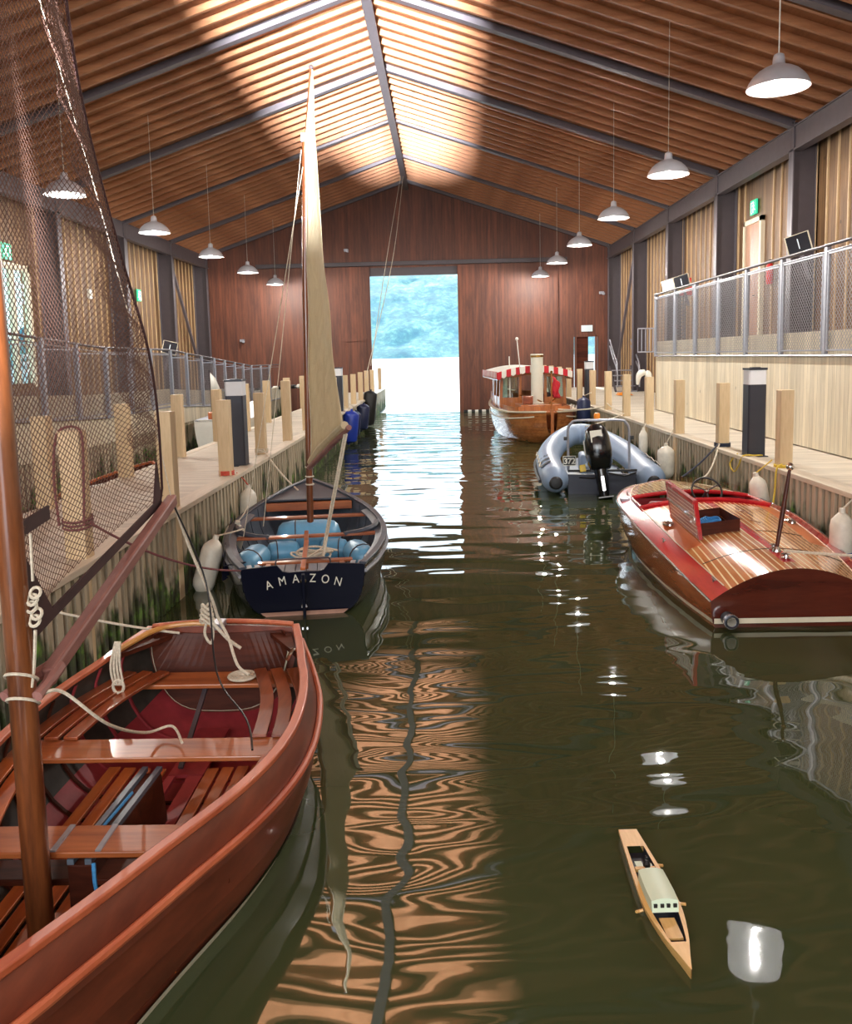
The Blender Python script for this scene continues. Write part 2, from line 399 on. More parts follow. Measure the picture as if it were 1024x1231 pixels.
def setting():
    # water and lake
    hulls = WATER_HOLES
    cu = bpy.data.curves.new('water_outline', 'CURVE'); cu.dimensions = '2D'; cu.fill_mode = 'BOTH'
    def spl(pts):
        sp = cu.splines.new('POLY'); sp.points.add(len(pts)-1)
        for p, (x, y) in zip(sp.points, pts): p.co = (x, y, 0, 1)
        sp.use_cyclic_u = True
    spl([(-11, Y0), (8.1, Y0), (8.1, YE+.3), (-11, YE+.3)])
    for h in hulls: spl(h)
    co = bpy.data.objects.new('tmp', cu); COL.objects.link(co)
    bpy.context.view_layer.update()
    dg = bpy.context.evaluated_depsgraph_get()
    me = bpy.data.meshes.new_from_object(co.evaluated_get(dg))
    bpy.data.objects.remove(co)
    me.materials.clear(); me.materials.append(M['water'])
    for v in me.vertices: v.co.z = 0
    w = bpy.data.objects.new('water', me); COL.objects.link(w)
    if sum(p.normal.z for p in me.polygons) < 0: me.flip_normals()
    tag(w, 'dark green rippled water filling the boathouse channel', 'water', kind='stuff')
    m = MB(); m.grid([[(-900,YE+.3,0),(900,YE+.3,0)],[(-900,1400,0),(900,1400,0)]], flip=True)
    me_o = m.build('lake', M['lake'], smooth=0)
    tag(me_o, 'bright lake surface outside the open boathouse doorway', 'lake', kind='stuff')
    # hillside
    rows = []; random.seed(3)
    for i in range(26):
        t = i/25; row = []
        for j in range(70):
            x = -520 + j*15; ridge = 138 + 5*math.sin(x*.006+1.2) + 3*math.sin(x*.021)
            z = -2 + ridge*math.sin(min(1, t*1.05)*PI/2)**1.1
            y = 950 + 420*t + random.uniform(-6, 6)
            row.append((x + random.uniform(-5,5), y, z + random.uniform(-4, 4)*min(1, t*6)))
        rows.append(row)
    h = MB().grid(rows, flip=False)
    ho = h.build('hillside', M['hill'], smooth=80)
    tag(ho, 'blue green wooded hillside across the lake seen through the doorway', 'hill'); ho['kind'] = 'structure'
    # air over the lake: thin haze
    hz = MB().box(-700, 700, 60, 940, -1, 320)
    t = NT('lake_haze'); out = t.n['Material Output']; t.n.remove(t.b)
    vs = t.n.new('ShaderNodeVolumeScatter'); vs.inputs['Color'].default_value = (.22,.58,1,1); vs.inputs['Density'].default_value = .00025
    t.link(vs.outputs[0], out.inputs['Volume'])
    o = hz.build('haze', t.mat, smooth=0); tag(o, 'pale blue haze hanging over the lake', 'haze', kind='stuff')

    # end wall with the tall opening and the side doorway
    th = .25
    m = MB()
    X1, X2, ZO = -3.17, .85, 6.55
    def col(x0, x1, z0): m.box(x0, x1, YE, YE+th, z0, 7.0)
    col(-11.3, X1, -.6); col(X1, X2, ZO); col(X2, 6.02, -.6)
    m.box(6.02, 7.1, YE, YE+th, 3.35, 7.0); m.box(6.02, 7.1, YE, YE+th, -.6, 1.0); col(7.1, 8.4, -.6)
    m.add([(-11.3,YE,7.0),(8.4,YE,7.0),(8.4,YE,roofz(8.4)+.4),(RX,YE,10.6),(-11.3,YE,roofz(-11.3)+.4),
           (-11.3,YE+th,7.0),(8.4,YE+th,7.0),(8.4,YE+th,roofz(8.4)+.4),(RX,YE+th,10.6),(-11.3,YE+th,roofz(-11.3)+.4)],
          [(0,1,2,3,4),(9,8,7,6,5),(0,5,6,1),(1,6,7,2),(2,7,8,3),(3,8,9,4),(4,9,5,0)])
    struct(m.build('wall_back', M['gable'], smooth=0))
    # sliding door leaves on their track, closed against the wall to each side
    for nm, x0, x1 in (('door_1', -5.55, X1+.04), ('door_2', X2-.04, 5.3)):
        d = struct(MB().box(x0, x1, YE-.14, YE-.03, -.15, 6.6).build(nm, M['gable'], smooth=0, bevel=.01))
    struct(MB().box(-8.2, 5.7, YE-.3, YE-.1, 6.62, 6.8).build('trim_1', M['steeldark'], smooth=0, bevel=.01))
    struct(MB().box(X1, X2, YE+.02, YE+.22, 6.2, 6.56).build('trim_2', M['steeldark'], smooth=0))
    # small recessed door left of the opening
    m = MB().box(-4.35, -3.36, YE-.2, YE-.1, 3.3, 3.42); m.box(-4.35, -4.27, YE-.17, YE-.12, 1, 3.3); m.box(-3.44, -3.36, YE-.17, YE-.12, 1, 3.3)
    struct(m.build('trim_3', M['gable'], smooth=0))
    # side doorway, dark leaf standing open
    m = MB(); m.beam((6.1,YE+.05,1.0),(6.1,YE+.05,3.3),.08,.2,(0,1,0)); m.beam((7.02,YE+.05,1),(7.02,YE+.05,3.35),.08,.2,(0,1,0)); m.box(6.02,7.1,YE-.05,YE+.2,3.27,3.37)
    struct(m.build('trim_4', M['gable'], smooth=0))
    struct(MB().box(6.08, 6.68, YE+.08, YE+.13, 1.0, 3.28).build('door_3', M['varnish_dark'], smooth=0))

    # front wall added behind the camera, its doorway cut to shape the upward beam
    m = MB(); FX0, FX1, FZ = -4.3, .7, 6.6
    m.box(-11.3, FX0, Y0-.25, Y0, -.6, 10.6); m.box(FX1, 8.4, Y0-.25, Y0, -.6, 10.6); m.box(FX0, FX1, Y0-.25, Y0, FZ, 10.8)
    struct(m.build('wall_front', M['gable'], smooth=0))
    # side walls
    def sidewall(name, X, sgn, holes):
        m = MB(); x0, x1 = sorted((X, X+sgn*.2))
        ys = [Y0, YE]; 
        if not holes: m.box(x0, x1, Y0, YE, -.6, 8.2)
        else:
            (a, b, z0, z1) = holes[0]
            m.box(x0, x1, Y0, a, -.6, 8.2); m.box(x0, x1, b, YE, -.6, 8.2); m.box(x0, x1, a, b, -.6, z0); m.box(x0, x1, a, b, z1, 8.2)
        struct(m.build(name, M['wallboard'], smooth=0))
    sidewall('wall_left', WL, -1, [(19.6, 23.0, 2.1, 5.1)])
    sidewall('wall_right', WR, 1, None)
    k = 0
    for X, sgn, nm in ((WL, 1, 'left'), (WR, -1, 'right')):
        m = MB(); y = 8.6
        while y < YE-.1:
            if not (nm == 'left' and 19.5 < y < 23.1) and not (nm == 'right' and 21.5 < y < 22.95):
                m.box(min(X, X+sgn*.035), max(X, X+sgn*.035), y, y+.045, 1.0, 7.9)
            y += .48
        k += 1
        struct(m.build('trim_%d' % (4+k), M['batten'], smooth=0))
    # steel frame: columns, eaves beams, rafters, ridge beam, braces
    YF = [3.8, 8.8, 13.8, 18.8, 23.8, 28.8, 33.8, 38.7]
    for y in YF:
        for F, W in ((-10.4, WL), (7.5, WR)):
            m = MB(); s = 1 if W > 0 else -1
            m.box(min(F, F+s*.025), max(F, F+s*.025), y-.12, y+.12, .5, 7.3)
            m.box(min(F, W), max(F, W), y+.0, y+.02, .5, 7.3, 1)
            m.box(min(W-s*.03, W), max(W-s*.03, W), y-.12, y+.12, .5, 7.3)
            o = m.build('steel_column', [M['steel'], M['steeldark']], smooth=0); struct(o)
        for s in (-1, 1):
            xe = 7.6 if s > 0 else -10.5
            a = Vector((RX+s*.05, y, roofz(RX)-.02)); b = Vector((xe, y, roofz(xe)-.02))
            m = MB(); m.beam(a+Vector((0,0,.28)), b+Vector((0,0,.28)), .03, .5)
            m.beam(a+Vector((0,0,.02)), b+Vector((0,0,.02)), .2, .04); m.beam(a+Vector((0,0,.53)), b+Vector((0,0,.53)), .2, .04)
            struct(m.build('steel_rafter', M['steel'], smooth=0))
    for nm, F in (('trim_7', 7.5), ('trim_8', -10.4)):
        s = 1 if F > 0 else -1; m = MB()
        m.box(min(F+s*.03, F+s*.06), max(F+s*.03, F+s*.06), Y0, YE, 6.72, 7.2)
        m.box(min(F, F+s*.22), max(F, F+s*.22), Y0, YE, 6.70, 6.735); m.box(min(F, F+s*.22), max(F, F+s*.22), Y0, YE, 7.18, 7.21)
        struct(m.build(nm, M['steel'], smooth=0))
    m = MB(); m.box(RX-.11, RX+.11, Y0, YE, 9.93, 9.97); m.box(RX-.02, RX+.02, Y0, YE, 9.95, 10.5); m.box(RX-.11, RX+.11, Y0, YE, 10.5, 10.54)
    struct(m.build('trim_9', M['steel'], smooth=0))
    for a, b in (((7.75,34.3,6.9),(7.75,38.3,1.3)), ((-10.7,34.3,6.7),(-10.7,38.4,1.6))):
        struct(MB().beam(a, b, .1, .1, (1,0,0)).build('steel_brace', M['steel'], smooth=0))
    # roof boards and joists
    m = MB(); d = .18
    for s in (-1, 1):
        xe = 8.5 if s > 0 else -11.4
        p = [(RX, roofz(RX)+d), (xe, roofz(xe)+d), (xe, roofz(xe)+d+.12), (RX, roofz(RX)+d+.12)]
        m.add([(x, Y0, z) for x, z in p] + [(x, YE+.6, z) for x, z in p], [(0,1,2,3),(7,6,5,4),(0,4,5,1),(1,5,6,2),(2,6,7,3),(3,7,4,0)])
    struct(m.build('ceiling', M['deckceil'], smooth=0))
    jm = {}
    for s in (-1, 1):
        xe = 8.0 if s > 0 else -10.9
        a = Vector((0, 0, 0)); b = Vector((xe-RX, 0, roofz(xe)-roofz(RX)))
        up = Vector((0,0,.09))
        g = MB().beam(a+up, b+up, .08, .18); jm[s] = g
    first = {}
    n0 = 0
    y = YE-.3
    while y > 4.0:
        if min(abs(y-f) for f in YF) > .16:
            for s in (-1, 1):
                if s not in first:
                    o = jm[s].build('ceiling_joist', M['joist'], smooth=0); first[s] = o
                else: o = first[s].copy(); COL.objects.link(o)
                o.location = (RX+s*.12, y, roofz(RX)); o['kind'] = 'structure'
        y -= .6
    # left window/door glazing with bright outside
    m = MB()
    for (a, b, c, d_) in ((19.5,19.62,2.0,5.2),(22.95,23.07,2.0,5.2),(19.5,23.07,5.05,5.2),(21.2,21.3,2.1,5.1),(22.1,22.2,2.1,5.1)): m.box(WL-.12, WL+.03, a, b, c, d_)
    wf = struct(m.build('window_1', M['larch'], smooth=0))
    g = MB().box(WL-.06, WL-.05, 19.6, 22.98, 2.1, 5.1).build('pane', M['glass'], wf, smooth=0)
    m = MB()
    for z0 in (4.2, 2.35):
        for i in range(3):
            for j in range(3):
                m.box(WL-.045, WL-.035, 22.3+i*.2, 22.42+i*.2, z0+j*.2, z0+.12+j*.2)
    m.build('window_notice', M['signwhite'], wf, smooth=0)

    # decks (floors) with piled edges
    def dock(name, x0, x1, y0, y1, z=1.0):
        struct(MB().box(x0, x1, y0, y1, z-.06, z).build(name, M['deck'], smooth=0))
    dock('floor_left', -4.42, -2.98, Y0, YE+5, 1.0)
    dock('floor_right', 4.5, 8.05, Y0, YE-.05, 1.0)
    for nm, x0, x1, y1 in (('trim_10', -3.06, -2.84, YE+5), ('trim_11', 4.38, 4.58, YE-.1), ('trim_12', -4.5, -4.36, YE-.1)):
        struct(MB().box(x0, x1, Y0, y1, .95, 1.012).build(nm, M['edge'], smooth=0, bevel=.008))
    def piles(name, x, s, y0, y1, z0=-.5, z1=.95, w=.09, gapw=.075):
        m = MB(); b = MB(); y = y0
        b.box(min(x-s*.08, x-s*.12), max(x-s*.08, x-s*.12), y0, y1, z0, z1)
        while y < y1:
            ww = w*random.uniform(.85, 1.1); m.box(min(x, x-s*.035), max(x, x-s*.035), y, y+ww, z0, z1-random.uniform(0,.01)); y += w+gapw
        struct(b.build(name+'_backing', M['pilingdark'], smooth=0)); struct(m.build(name, M['piling'], smooth=0))
    piles('wall_left_dock', -2.9, 1, 2.0, YE+5); piles('wall_right_dock', 4.42, -1, 4.0, YE-.2)
    piles('wall_left_dock_rear', -4.46, -1, 2.0, YE-.2)
    # raised walkway on the left
    prof = [(Y0, 2.15), (13.4, 2.1), (17.0, 1.96), (21.5, 1.9), (30.8, 1.42), (YE-.1, 1.4)]
    m = MB(); A = [(-6.9, y, z) for y, z in prof]; B = [(-6.98, y, z) for y, z in prof]
    for (y0, z0), (y1, z1) in zip(prof, prof[1:]):
        m.add([(-6.9,y0,.95),(-6.9,y1,.95),(-6.9,y1,z1),(-6.9,y0,z0),(-7.0,y0,.95),(-7.0,y1,.95),(-7.0,y1,z1),(-7.0,y0,z0)],
              [(0,3,2,1),(4,5,6,7),(3,7,6,2),(0,1,5,4)])
    struct(m.build('wall_left_walkway', M['larch'], smooth=0))
    m = MB(); m.panel([(-11.0,y,z-.1) for y, z in prof], [(-6.95,y,z-.1) for y, z in prof], .1)
    struct(m.build('floor_left_walkway', M['carpet'], smooth=0))
    piles('wall_left_walkway_pile', -6.92, 1, 4.0, YE-.2)
    # raised platform on the right
    struct(MB().box(5.72, 5.8, Y0, 22.9, 1.02, 2.82).build('wall_right_platform', M['larch'], smooth=0))
    struct(MB().box(5.72, 8.0, 22.9, 22.98, 1.02, 2.82).build('wall_right_platform_end', M['larchx'], smooth=0))
    struct(MB().box(5.8, 8.04, Y0, 22.9, 2.6, 2.72).build('floor_right_platform', M['carpet'], smooth=0))
    # brown door in the right wall
    d = struct(MB().box(WR-.06, WR, 21.78, 22.8, 2.72, 5.72).build('door_4', M['door'], smooth=0))
    MB().box(WR-.1, WR+.0, 21.66, 21.78, 2.72, 5.84).box(WR-.1, WR, 22.8, 22.92, 2.72, 5.84).box(WR-.1, WR, 21.66, 22.92, 5.72, 5.84).build('door_frame', M['larch'], d, smooth=0)
    MB().tube([(WR-.12,21.9,3.9),(WR-.12,22.05,3.9)], .015, 6).tube([(WR-.12,22.0,3.9),(WR-.05,22.0,3.9)], .012, 6).build('handle', M['chrome'], d)

# ---------------------------------------------------------------- dock furniture
def mooring_posts():
    def make(top=2.04, x=0):
        m = MB().box(-.085, .085, -.085, .085, -.9, top-.0)
        return m
    base = None
    labs_R = [
      (4.51, 11.3, 'pale square mooring post nearest the camera on the right dock'),
      (4.55, 13.9, 'square mooring post just beyond the dark bollard light on the right dock'),
      (4.48, 16.2, 'square mooring post beside the white fender by the speedboat bow'),
      (4.47, 18.5, 'square mooring post behind the inflatable boat with rope round its foot'),
      (4.5, 20.9, 'square mooring post beside the inflatable boat bow at the platform end'),
      (4.52, 23.3, 'second square mooring post beyond the platform end on the right dock'),
      (4.52, 25.7, 'square mooring post just before the far right bollard light'),
      (4.52, 28.1, 'square mooring post just beyond the far right bollard light'),
      (4.52, 30.5, 'square mooring post beside the launch cabin on the right dock'),
      (4.52, 32.9, 'third from last square post on the right dock'),
      (4.52, 35.3, 'second to last square post on the right dock'),
      (4.52, 37.7, 'farthest square post on the right dock by the end wall')]
    labs_L = [
      (-2.99, 6.8, 'square mooring post with plum rope looped over its top behind the net'),
      (-2.98, 9.1, 'square mooring post at the end of the net boom on the left dock'),
      (-3.0, 11.65, 'square mooring post with red rope round its foot on the left dock'),
      (-3.05, 14.2, 'square mooring post tied with pale rope beyond the left bollard light'),
      (-3.02, 16.5, 'square mooring post on the dock edge just left of the black dinghy mast'),
      (-3.02, 18.9, 'square mooring post hidden close behind the black dinghy mast'),
      (-3.0, 21.3, 'square mooring post behind the cream sail on the left dock edge'),
      (-3.0, 23.7, 'square mooring post just before the far left bollard light'),
      (-3.0, 26.5, 'square mooring post just beyond the far left bollard light'),
      (-3.0, 29.0, 'square mooring post above the third blue fender on the left dock'),
      (-3.0, 31.6, 'square mooring post above the farthest dark fender on the left dock'),
      (-3.0, 34.2, 'second to last square post on the left dock inside the doorway'),
      (-3.0, 37.0, 'last square post on the left dock inside the doorway'),
      (-3.0, 41.5, 'pale square post standing outside in daylight at the doorway')]
    labs_B = [
      (-4.42, 9.3, 'square post on the back edge of the left dock behind the net at far left'),
      (-4.42, 11.7, 'square post on the back edge of the left dock above the dark rowing boat'),
      (-4.4, 14.1, 'orange tinted square post on the back edge of the left dock'),
      (-4.4, 16.6, 'square post on the back dock edge behind the left bollard light'),
      (-4.4, 19.0, 'square post on the back dock edge right of the left bollard light'),
      (-4.4, 21.4, 'square post on the back dock edge in front of the float rail'),
      (-4.4, 24.2, 'square post on the back dock edge left of the dinghy mast'),
      (-4.4, 27.0, 'square post on the back dock edge beside the dinghy mast'),
      (-4.4, 30.0, 'farthest square post on the back edge of the left dock')]
    for lst, g in ((labs_R, 'mooring posts along the right dock'), (labs_L, 'mooring posts along the left dock'), (labs_B, 'posts along the back edge of the left dock')):
        for i, (x, y, lab) in enumerate(lst):
            if base is None: base = make().build('mooring_post', M['post'], smooth=0, bevel=.006); o = base
            else: o = base.copy(); COL.objects.link(o)
            z = random.uniform(-.02, .02)
            if (x, y) == (-3.02, 16.5): z = .13
            if (x, y) == (-3.02, 18.9): z = .12
            o.location = (x, y, z); o.rotation_euler = (0, 0, random.uniform(-.03, .03)); tag(o, lab, 'post', g)

def bollards():
    r = E('bollard_light', 'tall dark bollard light on the left dock beside the red roped post', 'bollard light', (-3.1, 12.8, 1.0), 0, 'dark bollard lights on the docks')
    m = MB().prism([(-.13,-.11),(-.11,-.13),(.11,-.13),(.13,-.11),(.13,.11),(.11,.13),(-.11,.13),(-.13,.11)], 0, 1.06); m.build('body', M['anthracite'], r, smooth=0)
    m = MB().prism([(-.13,-.11),(-.11,-.13),(.11,-.13),(.13,-.11),(.13,.11),(.11,.13),(-.11,.13),(-.13,.11)], 1.06, 1.27); m.build('light_panel', M['lampband'], r, smooth=0)
    m = MB().box(-.135,.135,-.135,.135,1.27,1.3).box(-.06,.06,-.06,.06,1.3,1.31); m.build('cap', M['anthracite'], r, smooth=0)
    MB().box(-.16,.16,-.16,.16,0,.012).build('base_plate', M['anthracite'], r, smooth=0)
    dup(r, (4.6, 12.65, 1.0), 0, 'tall dark bollard light on the right dock above the speedboat')
    dup(r, (4.62, 26.9, 1.0), 0, 'dark bollard light far down the right dock by the steam launch')
    dup(r, (-3.05, 25.2, 1.0), 0, 'dark bollard light far down the left dock right of the cream sail')

def pendants():
    X = {1: 4.25, -1: -6.95}
    r = E('pendant_lamp', 'largest grey dome pendant lamp hanging at upper right', 'pendant lamp', (0,0,0), 0, 'dome pendant lamps hanging from the roof')
    prof = [(.375,0),(.372,.03),(.345,.09),(.30,.15),(.24,.205),(.17,.245),(.095,.275),(.075,.29),(.07,.36),(.06,.40),(.02,.42)]
    m = MB(); m.lathe(prof, n=32); 
    m.lathe([(.37,.0),(.362,.03),(.335,.085),(.29,.145),(.23,.195),(.16,.235),(.02,.26)], n=32, mi=1)
    m.build('shade', [M['shade'], M['shadein']], r, smooth=50)
    b = MB(); b.ball((0,0,.09), .085, 14); b.lathe([(.04,.16),(.04,.25)], n=10); b.build('bulb', M['bulb'], r)
    ys = [11.1, 16.25, 21.25, 26.4, 31.4, 36.6]
    labR = ['largest grey dome pendant lamp hanging at upper right', 'second nearest dome pendant in the right hand row', 'third nearest dome pendant in the right hand row',
            'fourth dome pendant in the right hand row', 'fifth dome pendant in the right row, second from the end wall', 'farthest dome pendant in the right row against the end wall']
    labL = [None, 'dome pendant seen through the brown net at left', 'second dome pendant from the net in the left hand row',
            'third dome pendant from the net in the left hand row', 'fourth dome pendant from the net in the left hand row', 'farthest dome pendant in the left row against the end wall']
    first = True
    for s, labs in ((1, labR), (-1, labL)):
        for y, lab in zip(ys, labs):
            if lab is None: continue
            z = 5.78 if s > 0 else 5.72
            if first: o = r; o.location = (X[s], y, z); first = False
            else: o = dup(r, (X[s], y, z), None, lab)
            top = roofz(X[s])+.3-z
            MB().tube([(0,0,.41),(0,0,top)], .008, 5).build('cord', M['white'], o)
            L = bpy.data.lights.new('lamp_glow', 'POINT'); L.energy = 560; L.color = (1,.95,.88); L.shadow_soft_size = .05
            lo = bpy.data.objects.new('lamp_glow', L); COL.objects.link(lo); lo.location = (X[s], y, z-.06)

def railing(name, label, X, prof_top, yposts, zt, zb, s):
    r = E(name, label, 'railing', (X, 0, 0))
    zf = lambda y: interp(prof_top, y)
    ys = [p[0] for p in prof_top]
    m = MB(); m.tube([(X-X, y, z) for y, z in prof_top], .025, 8); m.build('top_rail', M['steeldark'], r)
    m = MB(); m.tube([(0, y, z-zb) for y, z in prof_top], .02, 6); m.build('bottom_rail', M['galv'], r)
    m = MB(); m.tube([(0, y, z-.09) for y, z in prof_top], .014, 6); m.build('mid_rail', M['galv'], r)
    for y in yposts:
        z = zf(y); MB().box(-.015, .05, y-.045, y+.045, z-zb-.02, z).build('post', M['galv'], r, smooth=0)
    for y0, y1 in zip(yposts, yposts[1:]):
        m = MB(); a, b = y0+.09, y1-.09; c = .085; n = int((b-a+1.4)/c)
        zt0, zt1 = zf(a)-.12, zf(b)-.12; zl = min(zt0, zt1); z0 = zl-zb+.2
        for k in range(-40, n+40):
            for d in (1, -1):
                # clip the diagonal wire to the panel
                H = zl-z0; ys0 = a+k*c; 
                p0 = [ys0, z0 if d > 0 else zl]; p1 = [ys0+H, zl if d > 0 else z0]
                sl = (p1[1]-p0[1])/(p1[0]-p0[0])
                if p1[0] <= a or p0[0] >= b: continue
                if p0[0] < a: p0 = [a, p0[1]+sl*(a-p0[0])]
                if p1[0] > b: p1 = [b, p1[1]+sl*(b-p1[0])]
                m.tube([(0,p0[0],p0[1]),(0,p1[0],p1[1])], .004, 3, cap=False)
        f = MB()
        f.beam((0,a,z0),(0,b,z0),.025,.025,(1,0,0)); f.beam((0,a,zl),(0,b,zl),.025,.025,(1,0,0)); f.beam((0,a,z0),(0,a,zl),.025,.025,(1,0,0)); f.beam((0,b,z0),(0,b,zl),.025,.025,(1,0,0))
        pf = f.build('panel_frame', M['galv'], r, smooth=0)
        m.build('mesh_panel', M['galvmesh'], pf, smooth=0)
    return r
def interp(tab, t):
    for (a, va), (b, vb) in zip(tab, tab[1:]):
        if a <= t <= b: return va + (vb-va)*(t-a)/(b-a)
    return tab[0][1] if t < tab[0][0] else tab[-1][1]
def railings():
    railing('mesh_railing', 'grey steel mesh railing along the pale raised platform on the right', 5.68, [(8.0,4.06),(22.95,4.04)],
            [8.0,9.65,11.3,12.85,14.5,16.15,17.75,19.35,21.0,22.9], 4.05, 1.6, 1)
    railing('ramp_railing', 'grey steel mesh railing along the sloping walkway on the left', -6.86,
            [(8.0,3.3),(13.4,3.1),(17.2,2.9),(21.5,2.88),(30.8,2.37),(36,2.35)],
            [8.6,10.2,11.8,13.2,14.6,16.0,17.4,18.75,20.1,21.6,22.95,24.4,25.75,27.0,28.3,29.5,30.75,32.4,34], 0, 1.42, -1)

def fender(name, label, p, L, r, mats, group=None, tilt=(0,0,0), rope_to=None, kind=0, ropemat='rope'):
    o = E(name, label, 'fender', p, 0, group); o.rotation_euler = tilt
    k = [(.015,L/2+.06),(.03,L/2+.06),(.035,L/2+.01),(r*.55,L/2-.02),(r*.9,L/2-.07),(r,L/2-.13),(r,-L/2+.13),(r*.9,-L/2+.07),(r*.55,-L/2+.02),(.035,-L/2-.01),(.03,-L/2-.05),(.012,-L/2-.05)]
    MB().lathe(k[::-1], n=20).build('body', mats[0], o)
    if len(mats) > 1:
        MB().lathe([(.02,-L/2-.055),(.04,-L/2-.05),(r*.6,-L/2+.01),(r*.93,-L/2+.06),(r*1.01,-L/2+.12),(r*1.01,-L/2+.15)], n=20).build('end_cap', mats[1], o)
    if rope_to:
        q = Matrix.Rotation(0, 4, 'X'); eu = o.rotation_euler.to_matrix().inverted()
        top = Vector((0,0,L/2+.05)); e = eu @ (Vector(rope_to)-Vector(p))
        MB().tube([top, top.lerp(e,.5)+Vector((.01,.01,0)), e], .009, 6).build('lanyard', M[ropemat], o)
    return o
def fenders():
    F = [M['fender']]
    fender('fender', 'white cylindrical fender hanging from the third post on the right dock', (4.28,18.2,.62), .55, .095, F, 'white fenders on the right dock', rope_to=(4.4,18.45,1.05))
    fender('fender', 'large white fender with knobbed top hanging between inflatable and speedboat', (4.24,16.2,.46), .62, .16, F, 'white fenders on the right dock', rope_to=(4.38,16.2,1.1))
    fender('fender', 'white fender tied with yellow rope behind the speedboat windscreen', (4.26,11.45,.62), .5, .115, F, 'white fenders on the right dock', tilt=(0,-.2,0), rope_to=(4.4,11.4,1.1), ropemat='rope_yellow')
    fender('fender', 'white and blue fender at the right edge beside the speedboat', (4.27,9.1,.52), .56, .12, [M['fender'], M['blue']], 'white fenders on the right dock', rope_to=(4.42,9.1,1.0))
    fender('fender', 'long white fender leaning between black dinghy and left dock', (-2.70,9.45,.26), .62, .125, F, None, tilt=(-.15,.28,0), rope_to=(-2.38,9.9,.6))
    fender('fender', 'white fender with blue end squeezed against the dinghy side', (-2.72,10.7,.28), .5, .13, [M['fender'], M['blue']], None, tilt=(.3,.35,0), rope_to=(-2.55,10.9,.7))
    fender('fender', 'white fender hanging by red rope from the left dock', (-2.78,11.9,.52), .5, .12, F, None, tilt=(0,.05,0), rope_to=(-2.9,11.8,1.02), ropemat='rope_red')
    for (x, y, z, L, r, m, lab) in ((-2.72,25.0,.55,.95,.24,'blue','large royal blue fender hanging on the left dock beyond the dinghy'), (-2.74,26.6,.5,.8,.18,'navyv','slim navy fender just behind the royal blue fender'),
                          (-2.72,29.0,.55,.9,.22,'navyv','dark navy fender hanging third along the far left dock'), (-2.72,31.8,.68,1.3,.25,'black','long black fender farthest along the left dock')):
        fender('fender', lab, (x,y,z), L, r, [M[m]], 'dark fenders on the far left dock', tilt=(0,.12,0), rope_to=(-2.88,y,1.15))
    fender('fender', 'upright blue fender standing beside the launch stern on the dock edge', (4.12,24.9,.92), .7, .2, [M['navyv']], rope_to=(4.4,25.2,1.4))
